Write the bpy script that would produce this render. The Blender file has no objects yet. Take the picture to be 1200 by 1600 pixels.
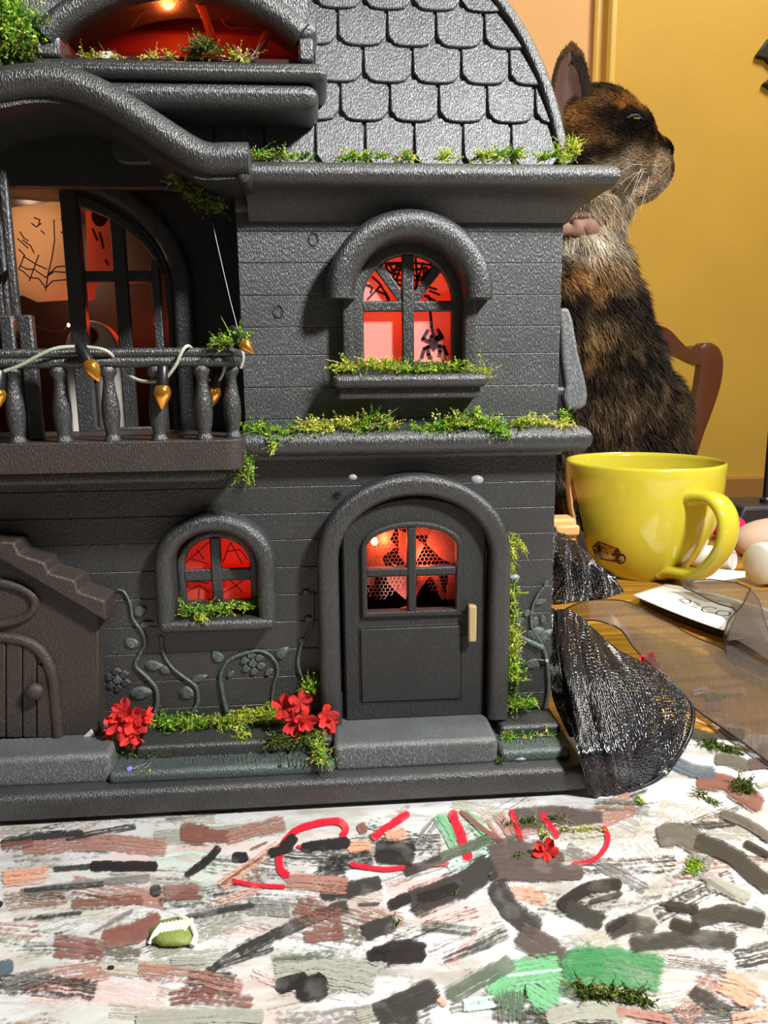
import bpy, bmesh, math, random
import numpy as np
from mathutils import Vector, noise as mnoise

# ------------------------------------------------------------------ camera
F = 1180.0
PITCH, YAW, ROLL = math.radians(10.4), math.radians(4.5), math.radians(-0.63)
CAM = np.array([0.0, -0.295, 0.163])
_f = np.array([math.sin(YAW)*math.cos(PITCH), math.cos(YAW)*math.cos(PITCH), -math.sin(PITCH)])
_r0 = np.array([math.cos(YAW), -math.sin(YAW), 0.0])
_u0 = np.cross(_r0, _f)
_r = _r0*math.cos(ROLL) + _u0*math.sin(ROLL)
_u = _u0*math.cos(ROLL) - _r0*math.sin(ROLL)
scene = bpy.context.scene
COL = scene.collection
cd = bpy.data.cameras.new('camera')
cam = bpy.data.objects.new('camera', cd)
COL.objects.link(cam)
from mathutils import Matrix
M4 = Matrix.Identity(4)
for i in range(3):
    M4[i][0], M4[i][1], M4[i][2], M4[i][3] = _r[i], _u[i], -_f[i], CAM[i]
cam.matrix_world = M4
cd.sensor_fit = 'VERTICAL'
cd.sensor_height = 36.0
cd.lens = 36.0*F/1600.0
cd.clip_start = 0.01
cd.clip_end = 50
scene.camera = cam

# ------------------------------------------------------------------ world, lights, exposure
world = bpy.data.worlds.new('room_light')
scene.world = world
world.use_nodes = True
world.node_tree.nodes['Background'].inputs[0].default_value = (1.0, 0.965, 0.92, 1)
world.node_tree.nodes['Background'].inputs[1].default_value = 0.055
def area(name, loc, target, size, watts, color):
    l = bpy.data.lights.new(name, 'AREA'); l.shape = 'DISK'; l.size = size; l.energy = watts; l.color = color
    o = bpy.data.objects.new(name, l); COL.objects.link(o); o.location = loc
    d = Vector(target) - Vector(loc)
    o.rotation_euler = d.to_track_quat('-Z', 'Y').to_euler()
    return o
area('desk_lamp', (0.36, -0.36, 0.57), (0.03, 0.0, 0.12), 0.085, 10.6, (1.0, 0.985, 0.97))
area('wall_fill_lamp', (0.9, 0.25, 1.5), (0.35, 1.0, 0.2), 0.5, 18.5, (1.0, 0.955, 0.84))  # unseen lamp, added to brighten the back wall
def point(name, loc, watts, color, r=0.004):
    l = bpy.data.lights.new(name, 'POINT'); l.energy = watts; l.color = color; l.shadow_soft_size = r
    o = bpy.data.objects.new(name, l); COL.objects.link(o); o.location = loc
    return o
vs = scene.view_settings
scene.display_settings.display_device = 'sRGB'
vs.view_transform = 'Standard'; vs.look = 'None'; vs.gamma = 1.0; vs.use_curve_mapping = False
vs.exposure = 0.0
scene.cycles.transparent_max_bounces = 16

# ------------------------------------------------------------------ measuring helpers: a ray of the photograph met with a known plane
def ray(px, py): return _f + _r*(px-600)/F - _u*(py-800)/F
def at(px, py, Y=0.0):
    d = ray(px, py); return CAM + d*((Y-CAM[1])/d[1])
def on(px, py, Z=0.0):
    d = ray(px, py); return CAM + d*((Z-CAM[2])/d[2])
def onplane(px, py, p0, n):
    d = ray(px, py); return CAM + d*(np.dot(np.array(p0)-CAM, n)/np.dot(d, n))
def proj(P):
    v = np.asarray(P)-CAM; w = v@_f
    return 600+F*(v@_r)/w, 800-F*(v@_u)/w
def X(px, py, Y=0.0): return float(at(px, py, Y)[0])
def Z(px, py, Y=0.0): return float(at(px, py, Y)[2])
def XZ(pts, Y=0.0): return [(float(at(a, b, Y)[0]), float(at(a, b, Y)[2])) for a, b in pts]

# ------------------------------------------------------------------ object helpers
def tag(o, label=None, cat=None, group=None, kind=None):
    if label: o['label'] = label
    if cat: o['category'] = cat
    if group: o['group'] = group
    if kind: o['kind'] = kind
    return o
def empty(name, loc, label, cat, group=None):
    o = bpy.data.objects.new(name, None); COL.objects.link(o); o.location = [float(v) for v in loc]
    o.empty_display_size = 0.01
    return tag(o, label, cat, group)
def root_loc(p):
    v = Vector((0, 0, 0))
    while p: v += p.location; p = p.parent
    return v
def mesh_obj(name, verts, faces, mat, parent=None, smooth=None, bevel=0, seg=2, cols=None, uvs=None):
    """verts are in world space; the parent's place is taken off"""
    me = bpy.data.meshes.new(name)
    off = root_loc(parent) if parent else Vector((0, 0, 0))
    me.from_pydata([(float(v[0])-off.x, float(v[1])-off.y, float(v[2])-off.z) for v in verts], [], faces)
    me.update()
    if mat: me.materials.append(mat)
    bm = bmesh.new(); bm.from_mesh(me)
    if cols is None and uvs is None:
        bmesh.ops.recalc_face_normals(bm, faces=bm.faces)
    bm.to_mesh(me); bm.free()
    if smooth is not None:
        for p in me.polygons: p.use_smooth = True
        me.set_sharp_from_angle(angle=math.radians(smooth))
    if cols is not None:
        a = me.color_attributes.new('col', 'FLOAT_COLOR', 'POINT')
        c = np.ones((len(verts), 4), dtype=np.float32); c[:, :3] = np.asarray(cols)
        a.data.foreach_set('color', c.ravel())
    if uvs is not None:
        uvl = me.uv_layers.new(name='uv')
        for li, l in enumerate(me.loops): uvl.data[li].uv = uvs[l.vertex_index]
    o = bpy.data.objects.new(name, me); COL.objects.link(o)
    if parent: o.parent = parent
    if bevel:
        b = o.modifiers.new('bevel', 'BEVEL'); b.width = bevel; b.segments = seg; b.limit_method = 'ANGLE'; b.angle_limit = math.radians(40)
        for p in me.polygons: p.use_smooth = True
        me.set_sharp_from_angle(angle=math.radians(50))
        b.harden_normals = False
    return o
class MB:
    def __init__(self): self.v = []; self.f = []
    def add(self, v, f):
        n = len(self.v); self.v += [tuple(float(c) for c in p) for p in v]; self.f += [tuple(i+n for i in q) for q in f]
    def box(self, x0, x1, y0, y1, z0, z1):
        self.add([(x0,y0,z0),(x1,y0,z0),(x1,y1,z0),(x0,y1,z0),(x0,y0,z1),(x1,y0,z1),(x1,y1,z1),(x0,y1,z1)],
                 [(0,1,2,3),(4,7,6,5),(0,4,5,1),(1,5,6,2),(2,6,7,3),(3,7,4,0)])
    def prism(self, pts, y0, y1):
        """closed XZ outline pushed through from y0 to y1"""
        n = len(pts)
        v = [(a, y0, b) for a, b in pts] + [(a, y1, b) for a, b in pts]
        f = [tuple(range(n)), tuple(range(2*n-1, n-1, -1))] + [(i, i+n, (i+1) % n+n, (i+1) % n) for i in range(n)]
        self.add(v, f)
    def plan(self, pts, z0, z1):
        n = len(pts)
        v = [(a, b, z0) for a, b in pts] + [(a, b, z1) for a, b in pts]
        f = [tuple(range(n)), tuple(range(2*n-1, n-1, -1))] + [(i, (i+1) % n, (i+1) % n+n, i+n) for i in range(n)]
        self.add(v, f)
    def tube(self, pts, r, n=8, closed=False, cap=True):
        P = [Vector(p) for p in pts]; m = len(P)
        R = r if hasattr(r, '__len__') else [r]*m
        nx = None; rings = []
        for i in range(m):
            t = (P[(i+1) % m]-P[i-1]) if closed else (P[min(i+1, m-1)]-P[max(i-1, 0)])
            if t.length < 1e-12: t = Vector((0, 0, 1))
            t.normalize()
            if nx is None:
                nx = t.orthogonal().normalized()
            else:
                nx = nx - t*nx.dot(t)
                nx = nx.normalized() if nx.length > 1e-9 else t.orthogonal().normalized()
            b = t.cross(nx)
            rings.append([P[i]+(nx*math.cos(2*math.pi*k/n)+b*math.sin(2*math.pi*k/n))*R[i] for k in range(n)])
        v = [q for rg in rings for q in rg]; f = []
        for i in range(m if closed else m-1):
            for k in range(n):
                a = i*n+k; c = i*n+(k+1) % n; d = ((i+1) % m)*n
                f.append((a, c, d+(k+1) % n, d+k))
        if cap and not closed:
            f.append(tuple(range(n-1, -1, -1))); f.append(tuple((m-1)*n+k for k in range(n)))
        self.add(v, f)
    def lathe(self, prof, origin, axis=(0, 0, 1), n=24, cap=True):
        """prof: (radius, height) along axis"""
        A = Vector(axis).normalized(); U = A.orthogonal().normalized(); W = A.cross(U); O = Vector([float(c) for c in origin])
        v = []; f = []
        for r, h in prof:
            for k in range(n):
                t = 2*math.pi*k/n
                v.append(O+A*h+(U*math.cos(t)+W*math.sin(t))*r)
        for i in range(len(prof)-1):
            for k in range(n):
                f.append((i*n+k, i*n+(k+1) % n, (i+1)*n+(k+1) % n, (i+1)*n+k))
        if cap:
            f.append(tuple(range(n-1, -1, -1))); f.append(tuple((len(prof)-1)*n+k for k in range(n)))
        self.add(v, f)
    def sphere(self, c, r, n=12, m=8, s=(1, 1, 1)):
        v = []; f = []
        for i in range(m+1):
            a = math.pi*i/m
            for k in range(n):
                t = 2*math.pi*k/n
                v.append((c[0]+r*s[0]*math.sin(a)*math.cos(t), c[1]+r*s[1]*math.sin(a)*math.sin(t), c[2]+r*s[2]*math.cos(a)))
        for i in range(m):
            for k in range(n):
                f.append((i*n+k, (i+1)*n+k, (i+1)*n+(k+1) % n, i*n+(k+1) % n))
        self.add(v, f)
    def path_sweep(self, path, prof, closed=False):
        """path in XZ; prof: closed list of (outward offset, y)"""
        n = len(path); k = len(prof); v = []
        for i in range(n):
            a = path[i-1] if (closed or i > 0) else path[0]
            c = path[(i+1) % n] if (closed or i < n-1) else path[-1]
            b = path[i]
            d1 = Vector((b[0]-a[0], b[1]-a[1])); d2 = Vector((c[0]-b[0], c[1]-b[1]))
            if d1.length < 1e-9: d1 = d2
            if d2.length < 1e-9: d2 = d1
            d1.normalize(); d2.normalize()
            n1 = Vector((-d1.y, d1.x)); n2 = Vector((-d2.y, d2.x)); nn = n1+n2
            nn = nn/max(nn.length_squared/2, 0.3) if nn.length > 1e-6 else n1
            for o, y in prof: v.append((b[0]+nn.x*o, y, b[1]+nn.y*o))
        f = []
        for i in range(n if closed else n-1):
            for j in range(k):
                a0 = i*k+j; a1 = i*k+(j+1) % k; b0 = ((i+1) % n)*k+j; b1 = ((i+1) % n)*k+(j+1) % k
                f.append((a0, a1, b1, b0))
        if not closed:
            f.append(tuple(range(k))); f.append(tuple((n-1)*k+j for j in range(k-1, -1, -1)))
        self.add(v, f)
    def cornice(self, prof, xl, xr, y0, yb):
        """prof: closed (outward, z), run along the front, round the right corner and back"""
        k = len(prof); v = []
        for d, z in prof: v.append((xl, y0-d, z))
        for d, z in prof: v.append((xr+d, y0-d, z))
        for d, z in prof: v.append((xr+d, yb, z))
        f = []
        for i in range(2):
            for j in range(k): f.append((i*k+j, i*k+(j+1) % k, (i+1)*k+(j+1) % k, (i+1)*k+j))
        f.append(tuple(range(k))); f.append(tuple(2*k+j for j in range(k-1, -1, -1)))
        self.add(v, f)
    def build(self, name, mat, parent=None, smooth=None, bevel=0, seg=2):
        return mesh_obj(name, self.v, self.f, mat, parent, smooth, bevel, seg)
def catmull(pts, n=6):
    P = [np.array(p, float) for p in pts]; out = []
    for i in range(len(P)-1):
        p0 = P[max(i-1, 0)]; p1 = P[i]; p2 = P[i+1]; p3 = P[min(i+2, len(P)-1)]
        for k in range(n):
            t = k/n
            out.append(0.5*((2*p1)+(-p0+p2)*t+(2*p0-5*p1+4*p2-p3)*t*t+(-p0+3*p1-3*p2+p3)*t**3))
    out.append(P[-1]); return out
def arch(xl, xr, zb, zs, zt, n=24):
    """open path left foot -> spring -> crown -> right foot"""
    cx = (xl+xr)/2; a = (xr-xl)/2; b = zt-zs
    p = [(xl, zb)]
    for i in range(n+1):
        t = math.pi-math.pi*i/n; p.append((cx+a*math.cos(t), zs+b*math.sin(t)))
    p.append((xr, zb)); return p
def rnd_prof(w0, w1, y0, y1, r, n=4):
    """rounded rectangle section, outward w0..w1, front y0 back y1; front corners rounded"""
    p = [(w0, y1)]
    for i in range(n+1):
        t = math.pi/2*i/n; p.append((w0+r-r*math.cos(t), y0+r-r*math.sin(t)))
    for i in range(n+1):
        t = math.pi/2*i/n; p.append((w1-r+r*math.sin(t), y0+r-r*math.cos(t)))
    p.append((w1, y1)); return p

# ------------------------------------------------------------------ materials
def new_mat(name):
    m = bpy.data.materials.new(name); m.use_nodes = True
    return m, m.node_tree, m.node_tree.nodes['Principled BSDF']
def nd(nt, t, **kw):
    n = nt.nodes.new(t)
    for k, v in kw.items(): setattr(n, k, v)
    return n
def plain(name, col, rough=0.5, metal=0.0, bump=0.0, bscale=300, var=0.0, spec=0.5, coat=0.0, stretch=(1, 1, 1), trans=0.0):
    m, nt, b = new_mat(name)
    b.inputs['Base Color'].default_value = (*col, 1); b.inputs['Roughness'].default_value = rough
    b.inputs['Metallic'].default_value = metal; b.inputs['Specular IOR Level'].default_value = spec
    b.inputs['Coat Weight'].default_value = coat; b.inputs['Transmission Weight'].default_value = trans
    if bump or var:
        g = nd(nt, 'ShaderNodeNewGeometry'); mp = nd(nt, 'ShaderNodeMapping'); mp.inputs['Scale'].default_value = stretch
        nt.links.new(g.outputs['Position'], mp.inputs[0])
        no = nd(nt, 'ShaderNodeTexNoise'); no.inputs['Scale'].default_value = bscale; no.inputs['Detail'].default_value = 4
        nt.links.new(mp.outputs[0], no.inputs['Vector'])
        if bump:
            bp = nd(nt, 'ShaderNodeBump'); bp.inputs['Strength'].default_value = bump; bp.inputs['Distance'].default_value = 0.0006
            nt.links.new(no.outputs[0], bp.inputs['Height']); nt.links.new(bp.outputs[0], b.inputs['Normal'])
        if var:
            no2 = nd(nt, 'ShaderNodeTexNoise'); no2.inputs['Scale'].default_value = bscale*0.12; no2.inputs['Detail'].default_value = 5
            nt.links.new(mp.outputs[0], no2.inputs['Vector'])
            r = nd(nt, 'ShaderNodeValToRGB'); r.color_ramp.elements[0].position = 0.3; r.color_ramp.elements[1].position = 0.7
            r.color_ramp.elements[0].color = (*[c*(1-var) for c in col], 1); r.color_ramp.elements[1].color = (*[min(1, c*(1+var)) for c in col], 1)
            nt.links.new(no2.outputs[0], r.inputs[0]); nt.links.new(r.outputs[0], b.inputs['Base Color'])
    return m
def house_mat(name, col, dust, rough=0.42, amount=0.5, spec=1.0):
    """black painted plastic: fine upright scratches, pebbled bump, pale paint rubbed over the high spots of the grain"""
    m, nt, b = new_mat(name)
    g = nd(nt, 'ShaderNodeNewGeometry')
    mp = nd(nt, 'ShaderNodeMapping'); mp.inputs['Scale'].default_value = (1, 0.8, 0.30)
    nt.links.new(g.outputs['Position'], mp.inputs[0])
    n1 = nd(nt, 'ShaderNodeTexNoise'); n1.inputs['Scale'].default_value = 2600; n1.inputs['Detail'].default_value = 2.5
    nt.links.new(mp.outputs[0], n1.inputs['Vector'])
    n2 = nd(nt, 'ShaderNodeTexNoise'); n2.inputs['Scale'].default_value = 45; n2.inputs['Detail'].default_value = 4
    nt.links.new(g.outputs['Position'], n2.inputs['Vector'])
    r1 = nd(nt, 'ShaderNodeMapRange'); r1.inputs[1].default_value = 0.5; r1.inputs[2].default_value = 0.85
    nt.links.new(n1.outputs[0], r1.inputs[0])
    r2 = nd(nt, 'ShaderNodeMapRange'); r2.inputs[1].default_value = 0.3; r2.inputs[2].default_value = 0.75
    nt.links.new(n2.outputs[0], r2.inputs[0])
    mu = nd(nt, 'ShaderNodeMath', operation='MULTIPLY'); nt.links.new(r1.outputs[0], mu.inputs[0]); nt.links.new(r2.outputs[0], mu.inputs[1])
    mu2 = nd(nt, 'ShaderNodeMath', operation='MULTIPLY'); nt.links.new(mu.outputs[0], mu2.inputs[0]); mu2.inputs[1].default_value = amount
    mx = nd(nt, 'ShaderNodeMix', data_type='RGBA'); mx.inputs[6].default_value = (*col, 1); mx.inputs[7].default_value = (*dust, 1)
    nt.links.new(mu2.outputs[0], mx.inputs[0]); nt.links.new(mx.outputs[2], b.inputs['Base Color'])
    b.inputs['Roughness'].default_value = rough; b.inputs['Specular IOR Level'].default_value = spec
    bp = nd(nt, 'ShaderNodeBump'); bp.inputs['Strength'].default_value = 1.0; bp.inputs['Distance'].default_value = 0.00045
    nt.links.new(n1.outputs[0], bp.inputs['Height']); nt.links.new(bp.outputs[0], b.inputs['Normal'])
    return m
CHAR = house_mat('black_painted_plastic', (0.022, 0.0225, 0.0225), (0.20, 0.205, 0.20), rough=.40, amount=.6)
WALLU = house_mat('grey_boards_lit_pale', (0.040, 0.042, 0.043), (0.42, 0.45, 0.455), rough=.38, amount=.85)  # upper boards paler than the lower ones: their stronger light is painted in
STEPM = house_mat('grey_plastic_lit_pale', (0.080, 0.087, 0.087), (0.62, 0.67, 0.665), rough=.45, amount=.9)  # paler than the other house plastic: light on the steps put into the colour
DOORM = house_mat('black_door_plastic', (0.024, 0.024, 0.0235), (0.14, 0.14, 0.135), rough=.45, amount=.5, spec=.5)
ROOFM = house_mat('grey_roof_plastic', (0.046, 0.050, 0.053), (0.50, 0.54, 0.56), rough=.36, amount=.9)
CHARL = house_mat('grey_brushed_plastic', (0.024, 0.0250, 0.0252), (0.28, 0.30, 0.30), rough=.36, amount=.55)
BROWN = house_mat('brown_black_plastic', (0.036, 0.027, 0.022), (0.20, 0.15, 0.12), rough=0.45, amount=.6, spec=.6)
TEAL = house_mat('green_grey_dry_brushed_plastic', (0.045, 0.062, 0.056), (0.34, 0.45, 0.41), amount=0.9)
INNER = plain('dark_room_lining', (0.035, 0.009, 0.007), 0.45)
ATTICM = plain('dull_red_attic_lining', (0.30, 0.035, 0.025), 0.5)
BLACKP = plain('black_plastic', (0.012, 0.012, 0.013), 0.35)
HANDLE = plain('tan_wood_handle', (0.36, 0.27, 0.13), 0.55, bump=0.4, bscale=900, var=0.35, stretch=(1, 1, .2))
GLUE = plain('dried_clear_glue', (0.35, 0.36, 0.37), 0.15, trans=0.3)
def film_mat(name, refl, thru, clear=0.06):
    m, nt, b = new_mat(name)
    out = nt.nodes['Material Output']
    d = nd(nt, 'ShaderNodeBsdfDiffuse'); d.inputs[0].default_value = (*refl, 1)
    t = nd(nt, 'ShaderNodeBsdfTranslucent'); t.inputs[0].default_value = (*thru, 1)
    a = nd(nt, 'ShaderNodeAddShader'); nt.links.new(d.outputs[0], a.inputs[0]); nt.links.new(t.outputs[0], a.inputs[1])
    gl = nd(nt, 'ShaderNodeBsdfGlossy'); gl.inputs['Roughness'].default_value = 0.2
    mx = nd(nt, 'ShaderNodeMixShader'); mx.inputs[0].default_value = 0.03
    nt.links.new(a.outputs[0], mx.inputs[1]); nt.links.new(gl.outputs[0], mx.inputs[2])
    nt.links.new(mx.outputs[0], out.inputs[0])
    return m
FILM = film_mat('red_window_film', (0.36, 0.24, 0.22), (0.60, 0.19, 0.07))
FILMD = film_mat('deep_red_window_film', (0.20, 0.05, 0.04), (0.60, 0.09, 0.04))
FILMC = film_mat('cream_tracing_film', (0.42, 0.31, 0.23), (0.56, 0.44, 0.33))
INK = plain('purple_black_ink', (0.035, 0.010, 0.022), 0.6)
INKR = plain('dark_red_ink', (0.12, 0.006, 0.006), 0.6)
def emit(name, col, s):
    m, nt, b = new_mat(name)
    b.inputs['Base Color'].default_value = (*col, 1); b.inputs['Emission Color'].default_value = (*col, 1); b.inputs['Emission Strength'].default_value = s
    return m
LED = emit('glowing_led', (1.0, 0.42, 0.10), 22)
WIRE = plain('copper_fairy_wire', (0.75, 0.35, 0.15), 0.3, metal=1.0)
def attr_mat(name, rough=0.6, trans=0.0, spec=0.3, attr='col'):
    m, nt, b = new_mat(name)
    a = nd(nt, 'ShaderNodeVertexColor', layer_name=attr)
    nt.links.new(a.outputs[0], b.inputs['Base Color']); b.inputs['Roughness'].default_value = rough; b.inputs['Specular IOR Level'].default_value = spec
    if trans:
        t = nd(nt, 'ShaderNodeBsdfTranslucent'); nt.links.new(a.outputs[0], t.inputs[0])
        mx = nd(nt, 'ShaderNodeMixShader'); mx.inputs[0].default_value = trans
        nt.links.new(b.outputs[0], mx.inputs[1]); nt.links.new(t.outputs[0], mx.inputs[2]); nt.links.new(mx.outputs[0], nt.nodes['Material Output'].inputs[0])
    return m
MOSS = attr_mat('dried_moss', 0.6, 0.35)
FUR = attr_mat('calico_fur', 0.75, 0.0, 0.15)
PETAL = attr_mat('red_paper_petal', 0.7, 0.25, 0.2)
AMBER, nt_, b_ = new_mat('amber_metallic_bulb')
b_.inputs['Base Color'].default_value = (0.95, 0.42, 0.05, 1); b_.inputs['Metallic'].default_value = 0.85; b_.inputs['Roughness'].default_value = 0.16; b_.inputs['Coat Weight'].default_value = 0.6
CORD = plain('pale_green_cord', (0.40, 0.43, 0.33), 0.7, bump=0.5, bscale=1800)
#PART2
# ================================================================== the setting
def struct(name, mb, mat, smooth=None, bevel=0, parent=None, label=None):
    o = mb.build(name, mat, parent, smooth, bevel)
    if parent is None: o['kind'] = 'structure'
    return o
def wall_mat(name, col):
    m, nt, b = new_mat(name)
    g = nd(nt, 'ShaderNodeNewGeometry')
    n = nd(nt, 'ShaderNodeTexNoise'); n.inputs['Scale'].default_value = 7; n.inputs['Detail'].default_value = 6
    nt.links.new(g.outputs['Position'], n.inputs['Vector'])
    r = nd(nt, 'ShaderNodeValToRGB'); r.color_ramp.elements[0].position = 0.3; r.color_ramp.elements[1].position = 0.7
    r.color_ramp.elements[0].color = (*[c*0.95 for c in col], 1); r.color_ramp.elements[1].color = (*[min(1, c*1.04) for c in col], 1)
    nt.links.new(n.outputs[0], r.inputs[0]); nt.links.new(r.outputs[0], b.inputs['Base Color'])
    n2 = nd(nt, 'ShaderNodeTexNoise'); n2.inputs['Scale'].default_value = 160; n2.inputs['Detail'].default_value = 3
    nt.links.new(g.outputs['Position'], n2.inputs['Vector'])
    bp = nd(nt, 'ShaderNodeBump'); bp.inputs['Strength'].default_value = 0.12; bp.inputs['Distance'].default_value = 0.002
    nt.links.new(n2.outputs[0], bp.inputs['Height']); nt.links.new(bp.outputs[0], b.inputs['Normal'])
    b.inputs['Roughness'].default_value = 0.6; b.inputs['Specular IOR Level'].default_value = 0.25
    return m
YELLOW = wall_mat('yellow_wall_paint', (0.66, 0.385, 0.055))
PEACH = wall_mat('peach_wall_paint', (0.86, 0.47, 0.19))
WAIN = wall_mat('ochre_dado_paint', (0.40, 0.19, 0.045))
CASING = plain('yellow_gloss_casing', (0.74, 0.47, 0.10), 0.35)
WY = 1.05
xt0, xt1 = X(925, 60, WY), X(960, 60, WY)
zr = Z(1150, 745, WY)
m = MB(); m.box(xt1-0.005, 2.2, WY, WY+0.1, -0.74, 1.9); struct('wall_back', m, YELLOW)
m = MB(); m.box(-1.6, xt0+0.005, WY, WY+0.1, -0.74, 1.9); struct('wall_left', m, PEACH)
m = MB(); m.box(xt1+0.01, 2.2, WY-0.012, WY+0.005, -0.74, zr); struct('trim_1', m, WAIN, bevel=0.003)
# door casing between the peach and the yellow wall: stepped moulding
w = xt1-xt0
m = MB(); m.plan([(xt0, WY+.01), (xt0, WY-.010), (xt0+w*.12, WY-.012), (xt0+w*.16, WY-.006), (xt0+w*.42, WY-.006), (xt0+w*.50, WY-.020), (xt0+w*.62, WY-.024), (xt0+w*.72, WY-.020), (xt0+w*.76, WY-.010), (xt0+w*.93, WY-.010), (xt0+w*.95, WY-.002), (xt1+.002, WY-.002), (xt1+.002, WY+.01)], -0.74, 1.9)
struct('trim_2', m, CASING, smooth=25)
FLOOR = plain('brown_floor_boards', (0.22, 0.12, 0.06), 0.5, var=0.3, bscale=40)
m = MB(); m.box(-1.8, 2.4, -1.0, 1.2, -0.78, -0.74); struct('floor', m, FLOOR)

# ================================================================== the table and its paper
TW, nt, b = new_mat('golden_brown_wood')
g = nd(nt, 'ShaderNodeNewGeometry'); mp = nd(nt, 'ShaderNodeMapping'); mp.inputs['Scale'].default_value = (6, 90, 6)
nt.links.new(g.outputs['Position'], mp.inputs[0])
n = nd(nt, 'ShaderNodeTexNoise'); n.inputs['Scale'].default_value = 2.0; n.inputs['Detail'].default_value = 7; n.inputs['Distortion'].default_value = 0.4
nt.links.new(mp.outputs[0], n.inputs['Vector'])
r = nd(nt, 'ShaderNodeValToRGB'); r.color_ramp.elements[0].position = 0.32; r.color_ramp.elements[1].position = 0.7
r.color_ramp.elements[0].color = (0.26, 0.11, 0.012, 1); r.color_ramp.elements[1].color = (0.60, 0.31, 0.045, 1)
nt.links.new(n.outputs[0], r.inputs[0]); nt.links.new(r.outputs[0], b.inputs['Base Color']); b.inputs['Roughness'].default_value = 0.3
table = empty('craft_table', (0.15, 0.2, -0.74), 'golden brown wooden table under the paper sheet and mug', 'table')
m = MB(); m.box(-0.75, 1.05, -0.30, 0.63, -0.03, 0.0); m.build('tabletop', TW, table, bevel=0.004)
for lx in (-0.68, 0.98):
    for ly in (-0.23, 0.56):
        m = MB(); m.lathe([(0.022, 0), (0.028, 0.1), (0.03, 0.55), (0.036, 0.71)], (lx, ly, -0.74), n=12); m.build('leg', TW, table, smooth=40)

PAPER, nt, b = new_mat('smeared_white_paper')
g = nd(nt, 'ShaderNodeNewGeometry'); mp = nd(nt, 'ShaderNodeMapping'); mp.inputs['Scale'].default_value = (30, 90, 1); mp.inputs['Rotation'].default_value = (0, 0, 0.35)
nt.links.new(g.outputs['Position'], mp.inputs[0])
n = nd(nt, 'ShaderNodeTexNoise'); n.inputs['Scale'].default_value = 1.0; n.inputs['Detail'].default_value = 9; n.inputs['Roughness'].default_value = 0.62; n.inputs['Distortion'].default_value = 0.6
nt.links.new(mp.outputs[0], n.inputs['Vector'])
r = nd(nt, 'ShaderNodeValToRGB'); e = r.color_ramp.elements
e[0].position = 0.30; e[0].color = (0.30, 0.28, 0.24, 1); e[1].position = 0.52; e[1].color = (0.56, 0.56, 0.555, 1)
k = e.new(0.43); k.color = (0.42, 0.405, 0.375, 1)
nt.links.new(n.outputs[0], r.inputs[0]); b.inputs['Roughness'].default_value = 0.45
prevc = r.outputs[0]
for sc_, rot_, off_, tint, lo_, hi_ in ((14, .2, 3, (.60, .45, .40), .54, .66), (20, -.2, 11, (.48, .48, .43), .53, .64), (11, .5, 23, (.55, .62, .55), .57, .68), (26, .1, 31, (.40, .365, .31), .57, .66)):
    mq = nd(nt, 'ShaderNodeMapping'); mq.inputs['Scale'].default_value = (sc_, sc_*3.2, 1); mq.inputs['Rotation'].default_value = (0, 0, rot_); mq.inputs['Location'].default_value = (off_, off_*.7, 0); nt.links.new(g.outputs['Position'], mq.inputs[0])
    nq = nd(nt, 'ShaderNodeTexNoise'); nq.inputs['Scale'].default_value = 1.0; nq.inputs['Detail'].default_value = 10; nq.inputs['Roughness'].default_value = .68; nq.inputs['Distortion'].default_value = .5; nt.links.new(mq.outputs[0], nq.inputs['Vector'])
    rq = nd(nt, 'ShaderNodeMapRange'); rq.inputs[1].default_value = lo_; rq.inputs[2].default_value = hi_; rq.inputs[4].default_value = .85; nt.links.new(nq.outputs[0], rq.inputs[0])
    xq_ = nd(nt, 'ShaderNodeMix', data_type='RGBA'); xq_.inputs[7].default_value = (*tint, 1); nt.links.new(rq.outputs[0], xq_.inputs[0]); nt.links.new(prevc, xq_.inputs[6]); prevc = xq_.outputs[2]
nt.links.new(prevc, b.inputs['Base Color'])
bp = nd(nt, 'ShaderNodeBump'); bp.inputs['Strength'].default_value = 0.15; bp.inputs['Distance'].default_value = 0.0006
nt.links.new(n.outputs[0], bp.inputs['Height']); nt.links.new(bp.outputs[0], b.inputs['Normal'])
PZ = 0.0006
paper = empty('paint_smeared_paper', (0.05, -0.1, 0), 'large white paper sheet covered in dried paint smears under the black house', 'paper')
pb0, pb1 = on(1040, 1063, 0), on(1200, 1072, 0)
yb = float(pb0[1]); yb2 = float(pb1[1])+(0.62-float(pb1[0]))*(float(pb1[1]-pb0[1])/float(pb1[0]-pb0[0]))
m = MB(); m.plan([(-0.36, -0.235), (0.62, -0.235), (0.62, yb2), (-0.36, yb)], 0.0, PZ); m.build('sheet', PAPER, paper)
# every stroke is a film of paint of its own; dryness (object colour alpha) breaks it up along the brush hairs
PAINT, nt, b = new_mat('dried_acrylic_paint')
oi = nd(nt, 'ShaderNodeObjectInfo'); uv = nd(nt, 'ShaderNodeUVMap', uv_map='uv')
mp = nd(nt, 'ShaderNodeMapping'); mp.inputs['Scale'].default_value = (38, 1500, 1); nt.links.new(uv.outputs[0], mp.inputs[0])
av = nd(nt, 'ShaderNodeVectorMath', operation='ADD'); nt.links.new(mp.outputs[0], av.inputs[0])
rs = nd(nt, 'ShaderNodeMath', operation='MULTIPLY'); rs.inputs[1].default_value = 57.0; nt.links.new(oi.outputs['Random'], rs.inputs[0]); nt.links.new(rs.outputs[0], av.inputs[1])
n1 = nd(nt, 'ShaderNodeTexNoise'); n1.inputs['Scale'].default_value = 1.0; n1.inputs['Detail'].default_value = 5; n1.inputs['Roughness'].default_value = 0.6; n1.inputs['Distortion'].default_value = 0.3; nt.links.new(av.outputs[0], n1.inputs['Vector'])
g = nd(nt, 'ShaderNodeNewGeometry')
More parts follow.
